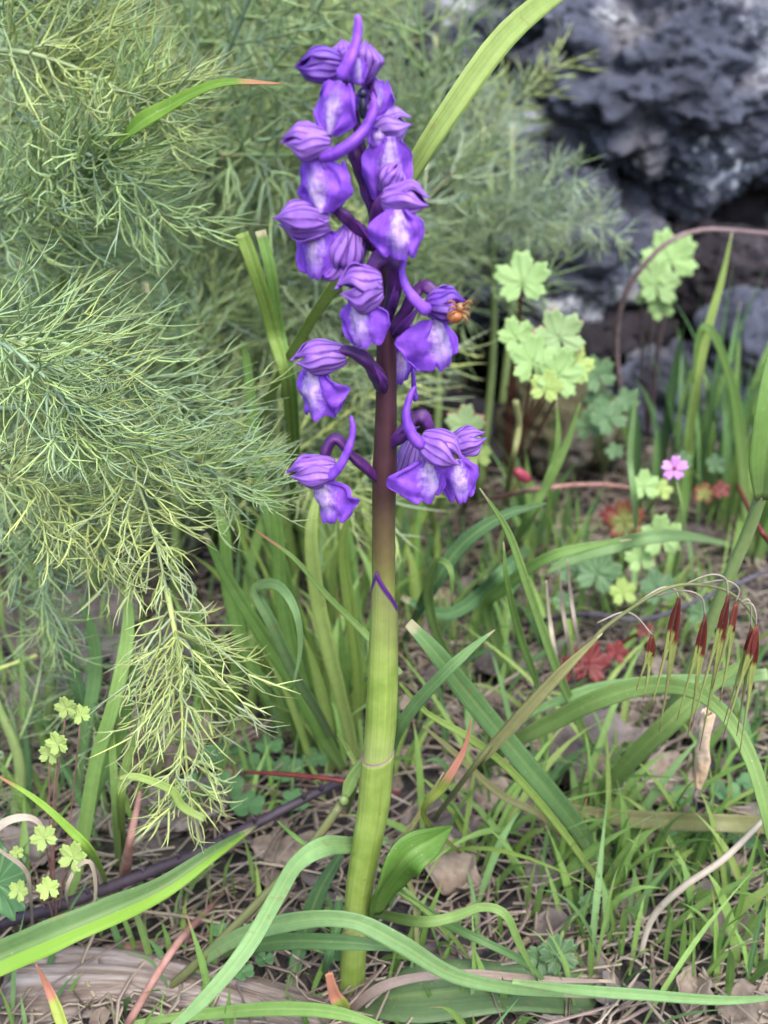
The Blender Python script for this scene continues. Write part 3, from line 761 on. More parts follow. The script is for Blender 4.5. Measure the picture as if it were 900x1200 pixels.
GB([(720, 1060), (660, 975, .03), (600, 905, .02), (550, 865, .01), (500, 835, .01), (468, 800, .01)], [8, 12, 13, 12, 9, 5], 'grass_yellow', 'narrow yellow green blade slanting below the torn blue blade')
GB([(470, 790, .03), (430, 745, .05), (385, 700, .05), (345, 655, .05), (300, 622, .05)], [9, 11, 10, 7, 3], 'grass_tip', 'thin straight stalk with a brown tip left of the upper sheath')
GB([(400, 885), (370, 830, .07), (345, 790, .05), (318, 730, .04), (300, 692, .04), (325, 686, .03), (346, 715, .02), (352, 760, .02), (342, 810, .02)], [8, 14, 18, 20, 18, 16, 12, 8, 2], 'grass_blue', 'hooked blade curling over left of the upper sheath')
GB([(405, 905), (380, 865, .10), (345, 800, .09), (305, 740, .08), (265, 675, .08), (240, 625, .08)], [14, 22, 26, 24, 18, 8], 'grass', 'wide blade leaning left from behind the sheath')
GB([(400, 890), (370, 800, .14), (340, 700, .13), (305, 560, .14), (290, 430, .15), (283, 400, .15)], [14, 18, 20, 20, 14, 3], 'grass', 'tall straight blade rising behind the feathery sprig tips')
GB([(70, 1090), (95, 1000, .03), (112, 900, .03), (135, 820, .03), (150, 740, .04), (148, 660, .05)], [12, 22, 24, 24, 20, 8], 'grass', 'tall blade rising beside the hanging feathery sprig')
GB([(95, 1010), (112, 930, .04), (140, 870, .04), (152, 800, .04), (163, 765, .04)], [14, 20, 22, 20, 4], 'grass', 'shorter blade right of the tall blade over the dead leaves')
GB([(90, 940), (100, 860, .08), (112, 790, .08), (108, 740, .08), (92, 700, .08)], [12, 20, 22, 18, 4], 'grass_blue', 'broad pointed blade in front of the pinkish dead leaf')
GB([(105, 900), (98, 830, .09), (84, 780, .09), (62, 745, .09)], [12, 18, 16, 3], 'grass_dark', 'darker short blade leaning left over the pinkish dead leaf')
GB([(140, 1020), (136, 950, .03), (132, 880, .03), (130, 850, .03)], [12, 13, 12, 8], 'grass', 'blunt upright blade with a whitish end at lower left', blunt=True)
GB([(148, 1010), (142, 940, .02), (150, 890, .03), (168, 830, .04)], [12, 15, 16, 4], 'grass_yellow', 'upright yellow green blade next to the blunt one')
GB([(130, 1045), (112, 1005, 0), (82, 972, -.005), (40, 935, -.005), (-10, 905, -.005)], [12, 14, 13, 9, 2], 'grass_orange', 'slender blade with a pink orange tip reaching the left edge')
GB([(540, 1000, .05), (497, 957, -.01), (520, 920, -.02), (543, 880, -.02), (553, 842, -.02)], [5, 9, 15, 9, 1], 'grass_red', 'short blade turning orange red at its tip beside the sheath')
GB([(325, 962, 0), (345, 980, -.008), (366, 996, -.01)], [2, 8, 5], 'grass', 'tiny bright green sliver above the bent pale blade')
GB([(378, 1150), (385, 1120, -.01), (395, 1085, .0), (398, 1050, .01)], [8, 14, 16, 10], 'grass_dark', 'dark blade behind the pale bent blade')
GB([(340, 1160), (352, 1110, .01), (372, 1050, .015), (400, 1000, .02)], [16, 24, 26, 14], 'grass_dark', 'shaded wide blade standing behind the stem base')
GB([(150, 1200, -.02), (240, 1188, -.02), (330, 1182, -.025), (400, 1188, -.03), (480, 1215, -.035)], [8, 18, 22, 20, 6], 'grass', 'low blade crossing the weathered log at the bottom edge')
GB([(600, 1150, -.03), (680, 1160, -.02), (760, 1166, -.02), (850, 1172, -.02), (920, 1168, -.02)], [8, 16, 18, 14, 5], 'grass_blue', 'flat blade lying along the bottom right')
GB([(860, 640), (790, 628, .13), (720, 640, .12), (670, 655, .12), (640, 672, .12)], [10, 20, 24, 20, 5], 'grass_blue', 'level blade in front of the pale lobed leaves')
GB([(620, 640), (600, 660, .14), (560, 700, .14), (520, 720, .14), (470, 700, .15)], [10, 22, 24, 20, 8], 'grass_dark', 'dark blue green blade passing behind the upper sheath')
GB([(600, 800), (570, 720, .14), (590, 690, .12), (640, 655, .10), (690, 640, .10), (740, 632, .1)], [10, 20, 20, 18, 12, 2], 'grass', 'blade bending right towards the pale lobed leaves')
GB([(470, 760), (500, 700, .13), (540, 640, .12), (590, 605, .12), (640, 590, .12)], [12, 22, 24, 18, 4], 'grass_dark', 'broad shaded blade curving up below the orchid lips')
GB([(560, 800), (520, 760, .1), (502, 700, .08), (512, 660, .07), (528, 668, .06), (530, 710, .06)], [8, 14, 16, 14, 10, 2], 'grass', 'small hooked blade right of the purple sheath tip')
GB([(900, 790, .05), (840, 798, .06), (760, 800, .07), (680, 812, .08), (590, 850, .09)], [18, 22, 22, 18, 5], 'grass_blue', 'long level blade behind the arching broad blade')
GB([(930, 970), (860, 965, .04), (780, 962, .05), (700, 955, .06), (640, 940, .07)], [26, 28, 28, 24, 8], 'olive', 'dull wide blade lying behind the lower right tuft')
GB([(690, 1010), (640, 960, .05), (585, 930, .05), (530, 880, .05), (495, 850, .05)], [8, 12, 12, 10, 3], 'olive', 'dull olive blade lying under the narrow yellow blade')
GB([(690, 960), (730, 900, .06), (780, 850, .05), (830, 805, .05), (880, 770, .05)], [16, 30, 34, 26, 6], 'grass', 'broad blade behind the pale husk')
GB([(490, 1180), (486, 1060, .02), (470, 1000, .02), (500, 940, .02), (520, 905, .02)], [6, 8, 9, 8, 2], 'olive', 'thin olive blade rising by the basal leaf')
GB([(405, 960), (418, 910, .03), (408, 880, .03), (395, 860, .03)], [6, 9, 8, 3], 'grass_yellow', 'small light blade leaning on the left of the sheath joint')

GB([(590, 680), (612, 620, .2), (640, 570, .19), (664, 520, .19), (680, 472, .19)], [10, 13, 14, 12, 2], 'grass', 'upright pair of blades beside the mossy rock, the longer one')
GB([(600, 670), (630, 590, .2), (648, 545, .2), (654, 510, .2), (652, 470, .2)], [8, 10, 10, 8, 2], 'grass', 'upright pair of blades beside the mossy rock, the shorter one')
GB([(742, 680), (744, 600, .2), (738, 540, .2), (742, 490, .2), (747, 455, .2)], [10, 11, 11, 8, 2], 'grass_blue', 'single blue green blade standing left of the tiny pink flower')
GB([(800, 600), (812, 480, .32), (826, 400, .31), (845, 330, .31), (858, 272, .31)], [12, 14, 14, 10, 2], 'grass_yellow', 'straight pointed blade reaching up to the arching brown twig')
GB([(880, 660), (865, 500, .3), (850, 430, .29), (830, 385, .28), (818, 400, .28), (812, 450, .28)], [14, 20, 20, 16, 10, 2], 'grass', 'blade folded over at its tip in front of the right rocks')
GB([(420, 900), (395, 800, .10), (372, 700, .10), (365, 620, .10), (378, 560, .11)], [16, 22, 24, 20, 3], 'grass_yellow', 'bright broad blade standing just left of the brown stem')
GB([(380, 890), (350, 790, .12), (330, 700, .12), (325, 620, .12), (310, 560, .12)], [14, 22, 22, 18, 3], 'grass', 'bright blade second to the left of the brown stem')
GB([(415, 890), (420, 800, .12), (408, 700, .12), (402, 640, .12), (412, 590, .12)], [12, 18, 20, 16, 3], 'grass_yellow', 'light blade partly hidden behind the brown stem')
GB([(350, 870), (300, 790, .13), (270, 700, .13), (262, 620, .13), (240, 560, .14)], [14, 20, 22, 18, 3], 'grass', 'light green blade between the feathery sprig and the hooked blade')

# the tall culm at the right edge
p = [pt(a) for a in [(745, 900), (775, 850, .08), (812, 780, .07), (848, 690, .06), (878, 620, .055), (893, 575, .05)]]
cu = empty('grass_culm', p[0], 'thick pale culm with a wide leaf sheath climbing the right edge', 'grass stem')
m = MB(); s_ = spline(p, 24); m.tube(s_, [7.5 * mpp(x) for x in s_], 10, 0.4); m.build('stalk', M['culm'], cu)
m = MB(); s_ = spline([P(892, 585, .049), P(896, 540, .045), P(908, 470, .045), P(925, 400, .05), P(940, 330, .05)], 20); m.blade(s_, [a * mpp(s_[0]) for a in (14, 34, 38, 36, 20)], Vector((-0.3, -1, 0.2)), 0.35, nx=8, rnd=.4); m.build('leaf', M['grass'], cu, solid=.0004)
m = MB(); m.tube([P(884, 588, .05), P(893, 583, .049), P(902, 574, .05)], 2.4 * mpp(p[-1]), 6); m.build('collar', M['dry_pale'], cu)

# olive stalk with node left of the stem
p = [pt(a) for a in [(190, 1165), (245, 1115, -.004), (305, 1055, 0), (365, 990, .004), (400, 942, .008)]]
os_ = empty('grass_stalk', p[0], 'straight olive stalk leaning right towards the orchid sheath', 'grass stem')
m = MB(); s_ = spline(p, 20); m.tube(s_, [5.5 * mpp(x) for x in s_], 10, .5); m.build('stalk', M['olive'], os_)
m = MB(); m.ball(P(403, 938, .006), 5.8 * mpp(p[-1]), 5.8 * mpp(p[-1]), 6.5 * mpp(p[-1])); m.build('node', M['culm'], os_)
m = MB(); s_ = spline([P(403, 938, .007), P(412, 915, .008), P(425, 895, .010), P(440, 870, .014)], 12); m.blade(s_, 15 * mpp(s_[0]), Vector((-.3, -1, .2)), .3, nx=4, rnd=.1); m.build('leaf', M['grass'], os_, solid=.0003)

# ------------------------------------------------------------------ brome panicle with red spikelets
root = P(540, 935, .02)
br = empty('brome_grass', G(505, 965), 'arching grass stalk with drooping dark red spikelets', 'flowering grass')
p = [G(505, 965), P(545, 912, .01), P(590, 855, 0), P(640, 800, -.005), P(690, 755, -.01), P(712, 733, -.01), P(760, 700, -.01), P(800, 685, -.008), P(845, 690, -.004), P(872, 708, -.002), P(886, 730, 0)]
m = MB(); s_ = spline(p, 50); m.tube(s_, [interp([3.5, 3.5, 3.2, 3, 2.2, 1.9, 1.7, 1.5], i / 49) * mpp(x) for i, x in enumerate(s_)], 7, .3); m.build('stalk', M['olive'], br)
m = MB(); s_ = spline([P(560, 895, .004), P(610, 840, -.006), P(660, 785, -.012), P(706, 742, -.014)], 18); m.blade(s_, [a * mpp(s_[0]) for a in (8, 14, 12, 1)], Vector((0, -1, .4)), .4, nx=4); m.build('leaf', M['olive'], br, solid=.0003)
SPK = [((700, 730), (745, 722), (764, 744), 24, 34, 14), ((745, 708), (790, 690), (795, 700), 52, 70, 15), ((765, 699), (822, 700), (826, 722), 46, 66, 13),
       ((800, 686), (850, 678), (853, 698), 52, 100, 13), ((820, 684), (866, 690), (862, 706), 34, 60, 12), ((870, 708), (886, 720), (886, 732), 46, 80, 14), ((868, 706), (880, 712), (880, 736), 34, 74, 12)]
for (a, b, c_, L, aw, wd) in SPK:
    d0 = -.006 + random.uniform(-.003, .003)
    pa, pb, pc = P(a[0], a[1], -.006), P(b[0], b[1], d0), P(c_[0], c_[1], d0)
    m = MB(); s_ = spline([pa, pa.lerp(pb, .6) + Vector((0, 0, .002)), pb, pc], 14); m.tube(s_, 1.2 * mpp(pa), 5); pe = m.build('pedicel', M['dry_pale'], br)
    sc_ = mpp(pc)
    tilt_ = random.uniform(-.10, .10); wd *= random.uniform(.8, 1.0)
    sk = empty('spikelet', pc, None, None, None, br)
    for k in range(2):
        dx = (k - .6) * .20 + tilt_ + random.uniform(-.04, .04) - .08; L = L * (1.75 if k == 0 else 1.5)
        st_ = pc + Vector((0, (k - 1) * sc_ * 2, 0))
        e_ = st_ + Vector((dx * L * sc_ * .6, 0, -L * sc_ * (1 - .1 * k)))
        m = MB(); s_ = spline([st_, st_.lerp(e_, .5) + Vector((-dx * 3 * sc_, 0, 0)), e_], 10)
        m.blade(s_, [v_ * sc_ for v_ in (4, wd * .62, wd * .70, wd * .52, wd * .34, 2)], Vector((dx, -1, .1)), .8, nx=4, rnd=random.random()); m.build('scale', M['spikelet'], sk, solid=.0002)
        m = MB(); e2 = e_ + Vector((dx * aw * sc_ * .5 - 3 * sc_, 0, -aw * sc_)); m.tube([e_.lerp(st_, .25), e_, e_.lerp(e2, .5), e2], [2.4 * sc_, 2.0 * sc_, 1.1 * sc_, .5 * sc_], 5, random.random(), False); m.build('awn', M['awn'], sk)

# ------------------------------------------------------------------ grass tufts
def tuft(px, py, n, h, wd, mat, label, lean=(0, 0), spread=.6, rootr=.008, dy=None, name='grass_tuft', droop=.5):
    c = G(px, py) if dy is None else dy
    e = empty(name, c, label, 'grass tuft', 'grass tufts around the orchid')
    mats = mat if isinstance(mat, (list, tuple)) else [mat]
    for i in range(int(n * 1.35)):
        an = random.uniform(0, 2 * PI); out = Vector((math.cos(an), math.sin(an), 0)) * random.uniform(.1, 1) * spread + Vector((lean[0], lean[1], 0))
        hh = h * random.uniform(.55, 1.1); r0 = c + Vector((random.gauss(0, rootr), random.gauss(0, rootr), 0)); r0.z = terrain(r0.x, r0.y) - .001
        dr = droop * random.uniform(0, 1.3)
        pts = []
        for k in range(5):
            t = k / 4
            pts.append(r0 + out * (hh * (t * .55 + t * t * .6)) + Vector((0, 0, hh * (t - dr * t * t * t * .6))))
        for q_ in pts: q_.z = max(q_.z, terrain(q_.x, q_.y) + .001)
        s_ = spline(pts, 12); m = MB()
        nr = Vector((-out.x * 1.0 + random.uniform(-.5, .5), -out.y + random.uniform(-1.0, .2), .8))
        m.blade(s_, wd * random.uniform(.4, .95), nr, .3, nx=2, twist=random.uniform(-.8, .8), rnd=random.random())
        m.build('blade', M[random.choice(mats)], e)
    return e
GG = ['grass', 'grass', 'grass_tip', 'grass_blue']
tuft(395, 870, 26, .09, .0055, ['grass', 'grass_yellow', 'grass_tip'], 'dense light green tuft directly behind the upper sheath', (-.1, .1), .5, .016)
tuft(350, 800, 26, .12, .006, ['grass', 'grass_yellow', 'grass', 'grass_blue'], 'tall tuft left of the purple brown stem', (-.05, .1), .4, .02)
tuft(320, 700, 22, .12, .006, ['grass', 'grass_yellow', 'grass_blue'], 'shaded tuft behind the tips of the feathery sprigs', (0, 0), .35, .025)
tuft(410, 720, 22, .12, .006, ['grass', 'grass_yellow'], 'yellow green tuft whose blades stand behind the lowest left flower', (-.05, 0), .35, .025)
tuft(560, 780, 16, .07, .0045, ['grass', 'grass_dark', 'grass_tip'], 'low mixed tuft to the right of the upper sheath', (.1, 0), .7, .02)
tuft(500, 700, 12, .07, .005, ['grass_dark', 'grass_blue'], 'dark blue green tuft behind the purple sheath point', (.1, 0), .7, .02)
tuft(640, 650, 16, .10, .006, ['grass', 'grass_blue'], 'tuft in front of the mossy brown rock', (-.05, 0), .35, .012)
tuft(830, 600, 30, .16, .009, ['grass', 'grass_blue', 'grass_dark'], 'tall tuft in front of the rocks at the right', (.0, 0), .35, .02)
tuft(885, 640, 20, .13, .008, ['grass', 'grass_tip'], 'tuft cut by the right edge of the picture beside the tiny pink flower', (.05, 0), .4, .02)
tuft(770, 700, 8, .06, .004, ['grass', 'grass_blue'], 'sparse tuft beneath the tiny pink flower', (0, 0), .7, .02)
tuft(850, 780, 12, .06, .004, ['grass', 'grass_yellow'], 'tuft behind the drooping red spikelets', (.05, 0), .7, .02)
tuft(640, 1080, 16, .055, .0036, GG, 'short tuft low on the right of the stem base', (.05, -.05), .7, .012)
tuft(720, 1110, 22, .06, .0036, GG, 'thick tuft beside the flat blade at the bottom', (0, -.05), .6, .016)
tuft(800, 1080, 22, .06, .004, GG, 'lush tuft with drooping tips below the pale husk', (0, -.05), .6, .016)
tuft(870, 1120, 20, .06, .004, ['grass', 'grass_yellow', 'grass_tip'], 'tuft filling the bottom right corner', (.1, -.05), .6, .018)
tuft(700, 1020, 10, .05, .0045, ['grass', 'grass_blue'], 'small tuft at the foot of the torn blue green blade', (0, 0), .7, .01)
tuft(565, 1190, 10, .03, .003, GG, 'tiny tuft at the bottom edge beneath the brown ribbon', (0, -.05), .7, .01)
tuft(225, 1120, 12, .028, .003, ['grass', 'grass_yellow'], 'seedling grass under the thorny purple stem', (.1, 0), .7, .012)
tuft(20, 1010, 12, .05, .004, ['grass', 'grass_dark'], 'tuft half hidden at the left edge above the wide strap', (0, 0), .6, .014)
tuft(30, 900, 14, .07, .003, ['grass', 'grass_dark'], 'thin bladed tuft under the feathery leaves at the left edge', (0, 0), .6, .016)
tuft(170, 960, 8, .045, .004, ['grass', 'grass_yellow'], 'small tuft below the hanging tip of the feathery sprig', (.1, 0), .6, .012)
tuft(600, 930, 9, .05, .004, ['grass_dark', 'grass_blue'], 'dark tuft beside the curled tan leaves', (0, 0), .8, .016)
tuft(880, 930, 12, .055, .004, ['grass_dark', 'grass'], 'shadowy tuft behind the arching blade at the right edge', (0, 0), .7, .018)
tuft(270, 610, 14, .10, .005, ['grass', 'grass_dark'], 'tuft in the shade between feathery plants', (0, 0), .35, .03)
tuft(520, 600, 10, .08, .005, ['grass_dark', 'grass'], 'shaded tuft behind the pair of lowest right flowers', (0, 0), .5, .02)

tuft(560, 1010, 12, .07, .0034, ['grass', 'grass_yellow', 'grass_tip'], 'spreading thin bladed tuft behind the curled tan leaf', (.1, -.1), 1.2, .012, droop=.8)
tuft(620, 940, 12, .075, .0036, ['grass', 'grass_tip', 'grass_blue'], 'spreading tuft crossed by the torn blue green blade', (.1, -.1), 1.1, .014, droop=.8)
tuft(690, 880, 10, .07, .0036, ['grass', 'grass_yellow'], 'thin tuft rooted by the largest dead leaf', (0, 0), 1.0, .014, droop=.7)
tuft(770, 1010, 14, .07, .0036, ['grass', 'grass_yellow', 'grass_tip'], 'fresh spreading tuft below the clover sprig', (0, -.1), 1.0, .016, droop=.8)
tuft(500, 1130, 10, .05, .0030, ['grass', 'grass_tip'], 'sparse tuft between the stem base and the hooked blade', (.1, -.1), 1.1, .012, droop=.8)
tuft(660, 780, 12, .07, .0036, ['grass', 'grass_tip', 'grass_yellow'], 'loose tuft just behind the crimson leaves', (-.1, 0), 1.0, .02, droop=.7)
tuft(470, 900, 10, .06, .0034, ['grass', 'grass_yellow'], 'small fresh tuft immediately right of the sheath joint', (.2, 0), .9, .012, droop=.7)
tuft(260, 850, 12, .08, .0044, ['grass', 'grass_yellow'], 'fresh tuft between the hanging sprig and the clover patch', (0, 0), .6, .018, droop=.6)
tuft(440, 640, 16, .10, .0050, ['grass', 'grass_yellow'], 'fresh tuft far behind the brown part of the stem', (0, 0), .5, .03, droop=.5)

# ------------------------------------------------------------------ feathery leaved plants
def frond_mesh(m, rach, Lp, Ls, r, side_n=2, nodes=14, sub=6, flat=.5, droop=.1, base_t=.12):
    """feathery frond: rachis, side branches, thread leaflets forked at their ends"""
    N = 24; s_ = spline(rach, N); rv = random.random()
    m.tube(s_, [r * 2.4 * (1 - .7 * i / (N - 1)) for i in range(N)], 5, rv, False)
    for i in range(nodes):
        t = base_t + (1 - base_t) * (i + .5) / nodes + random.uniform(-.02, .02); t = min(.99, t)
        u = t * (N - 1); k = min(int(u), N - 2); p = s_[k].lerp(s_[k + 1], u - k); tg = (s_[k + 1] - s_[k]).normalized()
        a = tg.orthogonal().normalized(); b = tg.cross(a)
        for j in range(side_n):
            an = 2 * PI * j / side_n + i * 1.1 + random.uniform(-.5, .5)
            rad = a * math.cos(an) + b * math.sin(an)
            d = (tg * random.uniform(.45, .9) + rad).normalized()
            L = Lp * (1 - .62 * t) * random.uniform(.7, 1.15)
            bend = Vector((random.uniform(-.2, .2), random.uniform(-.2, .2), random.uniform(-.25, .15) - droop)) + tg * .15
            m.thread(p, d, L, r * 1.1, bend, random.random())
            for q_ in range(sub):
                tt = (q_ + .7) / (sub + .2)
                pp = p + d * (L * tt) + bend * (L * tt * tt); dd = (d + bend * (2 * tt)).normalized()
                c1 = dd.orthogonal().normalized(); c2 = dd.cross(c1); an2 = random.uniform(0, 2 * PI)
                for sg in (0, PI):
                    o_ = c1 * math.cos(an2 + sg) + c2 * math.sin(an2 + sg)
                    d2 = (dd * random.uniform(.9, 1.3) + o_ * random.uniform(.6, .9)).normalized()
                    l2 = Ls * random.uniform(.55, 1.25) * (1 - .35 * tt)
                    bd_ = Vector((bend.x * 1.5 + random.uniform(-.3, .3), bend.y + random.uniform(-.3, .3), random.uniform(-.1, .55))) - o_ * .3
                    rn = random.random()
                    e_, ed = m.thread(pp, d2, l2, r * random.uniform(.6, 1.1), bd_, rn, 4)
                    if random.random() < .55:
                        o3 = ed.orthogonal().normalized()
                        m.thread(pp + d2 * (l2 * .55) + bd_ * (l2 * .3), (d2 + o3 * .7).normalized(), l2 * .5, r * .7, bd_, rn, 2)

def near_plant(label, rootp, fronds, mat, Lp, Ls, r, nodes=16, sub=6, side_n=3):
    e = empty('feathery_plant', rootp, label, 'feathery plant', 'feathery leaved plants')
    for fr in fronds:
        m = MB(); pts = [P(*a) for a in fr]
        frond_mesh(m, pts, Lp * random.uniform(.85, 1.1), Ls, r, side_n, nodes, sub, droop=.05); m.build('frond', M[random.choice(mat)], e)
    return e
NF = ['feather', 'feather_yellow', 'feather']
LR = G(-60, 900)
e = near_plant('pale feathery leaved plant hanging over the left edge beside the orchid', LR, [
    [(-60, 380, .05), (40, 410, .05), (120, 490, .045), (170, 590, .04), (195, 690, .03), (212, 780, .02)],
    [(195, 690, .03), (208, 760, .02), (214, 840, .015), (222, 940, .01)],
    [(-50, 480, .06), (60, 480, .05), (150, 510, .05), (230, 545, .05), (300, 575, .05)],
    [(-60, 400, .08), (60, 400, .07), (140, 430, .07), (220, 480, .07), (262, 530, .07)],
    [(-60, 560, .05), (20, 560, .04), (90, 600, .04), (140, 660, .04)],
    [(-60, 500, .09), (20, 560, .08), (40, 640, .08), (60, 740, .08)],
    [(-60, 360, .06), (0, 400, .04), (60, 450, .03), (100, 520, .03)]], NF, .031, .021, .00043, 13, 3)
m = MB(); s_ = spline([LR, P(-90, 700, .07), P(-80, 500, .07), P(-60, 380, .06)], 14); m.tube(s_, [.0025, .002, .0016], 8); m.build('stem', M['culm'], e)
LR = G(-90, 760)
e = near_plant('feathery leaved plant spilling in from the upper left corner', LR, [
    [(-60, 250, .16), (20, 230, .15), (90, 200, .14), (150, 140, .14), (190, 90, .14)],
    [(-60, 180, .17), (20, 130, .16), (80, 80, .16), (130, 20, .16)],
    [(-60, 60, .15), (20, 60, .14), (90, 80, .14), (150, 110, .13), (205, 130, .13)],
    [(20, 130, .15), (80, 170, .13), (140, 200, .12), (200, 260, .12)],
    [(-60, 250, .15), (10, 250, .14), (60, 220, .13), (130, 170, .12)],
    [(-40, 20, .17), (20, 0, .16), (80, -20, .16)],
    [(-60, 330, .17), (0, 290, .16), (60, 280, .16), (110, 290, .15)]], NF, .035, .023, .00048, 13, 3)
m = MB(); s_ = spline([LR, P(-110, 500, .17), P(-80, 300, .16), P(-50, 150, .16)], 14); m.tube(s_, [.003, .0022, .0016], 8); m.build('stem', M['culm'], e)

protos = {}
for kind, mt in (('back', 'feather_back'), ('grey', 'feather_grey'), ('yellow', 'feather_yellow'), ('back', 'feather_back')):
    for k in range(3):
        m = MB(); L = .17
        c_ = random.uniform(-.04, .04)
        frond_mesh(m, [Vector((0, 0, 0)), Vector((c_, .01, L * .35)), Vector((c_ * 1.5, -.01, L * .7)), Vector((c_ * 2, -.03, L))], .055, .030, .00072, 3, 10, 2, droop=0.08)
        protos.setdefault(kind, []).append(m.mesh('frond', M[mt]))
def far_plant(label, px, py, depth, n, kinds, size=1.0, lean=(0, 0), spread=.9, tmin=.25):
    c = P(px, py, depth); c2 = Vector((c.x, c.y, terrain(c.x, c.y)))
    e = empty('feathery_plant', c2, label, 'feathery plant', 'feathery leaved plants')
    # main stalk up to the crown point
    m = MB(); crown = Vector((c.x, c.y, max(c.z, c2.z + .02))); s_ = spline([c2, c2.lerp(crown, .5) + Vector((.006, 0, 0)), crown], 10); m.tube(s_, [.003, .0016], 7); m.build('stem', M['culm'], e)
    for i in range(int(n * .9)):
        for attempt in range(12):
            t = random.uniform(tmin, 1); base_ = c2.lerp(crown, t)
            an = random.uniform(0, 2 * PI); s_ = size * random.uniform(.7, 1.15)
            d = Vector((math.cos(an) * spread + lean[0], math.sin(an) * spread * .8 - .25 + lean[1], random.uniform(.0, 1.0) * (.4 + t))).normalized()
            ok = True
            for reach in (.09, .17, .20):             # fronds keep off the boulder and out of the hollow below it
                tip = base_ + d * (reach * s_); rel = tip - CAM; dep = rel.dot(FWD)
                tx = 450 + rel.x / dep / T * 600; ty = 600 - rel.dot(UPV) / dep / T * 600
                if tx > 600 and (ty < 40 + (tx - 600) * .72 or tx > 765 or ty > 350): ok = False
            if ok: break
        else: continue
        o = bpy.data.objects.new('frond', random.choice(protos[random.choice(kinds)])); col.objects.link(o); o.parent = e
        o.location = base_ - c2; o.rotation_euler = (d.to_track_quat('Z', 'Y') @ Matrix.Rotation(random.uniform(0, 6), 3, 'Z').to_quaternion()).to_euler()
        o.scale = (s_, s_, s_)
    return e
far_plant('grey green feathery plant spreading right of the orchid in front of the boulder', 575, 205, .40, 24, ['grey'], .72, (.05, 0), 1.0, .75)
far_plant('feathery plant filling the gap right behind the middle flowers', 505, 300, .36, 8, ['grey', 'back'], .5, (0, 0), .8, .8)
far_plant('feathery plant whose tips touch the white lichen', 600, 150, .50, 7, ['grey', 'back'], .55, (0, 0), .9, .6)
far_plant('feathery plant behind the top of the orchid', 460, 110, .42, 16, ['back', 'yellow'], 1.0)
far_plant('yellow green feathery plant at the top left of the orchid', 300, 60, .45, 18, ['yellow', 'back'], 1.0)
far_plant('feathery plant behind the orange tipped blade', 250, 200, .34, 16, ['back', 'grey'], .95)
far_plant('feathery plant behind the square topped blade', 250, 360, .32, 14, ['back'], .85)
far_plant('feathery plant in shade left of the middle flowers', 170, 330, .26, 16, ['back', 'yellow'], .85)
far_plant('feathery plant behind the lower left flowers', 350, 430, .34, 14, ['back', 'grey'], .75)
far_plant('feathery plant at the very top left beyond the nearest sprigs', 120, 20, .5, 16, ['back', 'yellow'], 1.2)
far_plant('feathery plant deep behind the left edge', 20, 300, .36, 16, ['back'], 1.1)
far_plant('feathery plant high up the bank right of the orchid tip', 510, 40, .62, 12, ['back', 'grey'], .9)
far_plant('feathery plant high up the bank above the orchid', 380, 10, .66, 16, ['back', 'yellow'], 1.3)
far_plant('feathery plant low at the left behind the pale sprig', 20, 620, .14, 8, ['back', 'yellow'], .55)
far_plant('small feathery plant under the pale sprig at the left edge', -10, 810, .08, 8, ['back', 'grey'], .42)

# ------------------------------------------------------------------ lobed leaves, clover, dead leaves
def lobed(m, c, R, nrm, up=None, lobes=5, depth=.42, gap=.35, cup=.15, rnd=None, teeth=2, mi=0):
    """palmate leaf: lobes spread fan-wise round the stalk point, each with rounded teeth"""
    nrm = Vector(nrm).normalized(); up = Vector(up if up else (0, 0, 1)); up = (up - nrm * up.dot(nrm))
    if up.length < 1e-4: up = nrm.orthogonal()
    up.normalize(); sd_ = up.cross(nrm)
    span = 2 * PI - gap
    def fn(u, v):
        a = -span / 2 + span * u
        ph = u * lobes
        w_ = abs(math.sin(PI * ph)) ** .38
        tooth = .09 * math.cos(2 * PI * ph * (teeth + 1))
        r = R * (1 - depth * (1 - w_) + tooth * w_) * (1 - .18 * abs(a) / PI)
        r *= v
        z = cup * R * v * v - .06 * R * v * math.cos(2 * PI * ph) + .05 * R * noise.noise(Vector((a * 2, v * 2, R * 900)))
        return c + up * (math.cos(a) * r) + sd_ * (math.sin(a) * r) + nrm * z
    m.grid(fn, lobes * 14, 6, rnd, mi)

def lobed_plant(label, rootp, leaves, mat, stemmat='culm', group='lobed leaved seedlings', name='geranium_plant', rs=.0009, cat='geranium plant'):
    e = empty(name, rootp, label, cat, group)
    for lf in leaves:
        (x, y, d, Rpx) = lf[:4]; mt = lf[4] if len(lf) > 4 else mat
        c = P(x, y, d); c.z = max(c.z, terrain(c.x, c.y) + .004)
        R = Rpx * mpp(c)
        m = MB(); nr = (random.uniform(-.3, .3), -1, random.uniform(.3, .8))
        lobed(m, c, R, nr, (random.uniform(-.5, .5), .2, 1), rnd=random.random()); lo = m.build('leaf', M[mt], e, solid=.0003)
        m = MB(); mid = rootp.lerp(c, .5) + Vector((random.uniform(-.003, .003), .003, .004)); m.tube(spline([rootp, mid, c], 10), rs, 6)
        st_ = m.build('stalk', M[stemmat], lo)
        st_.location = Vector((0, 0, 0)); 
    return e
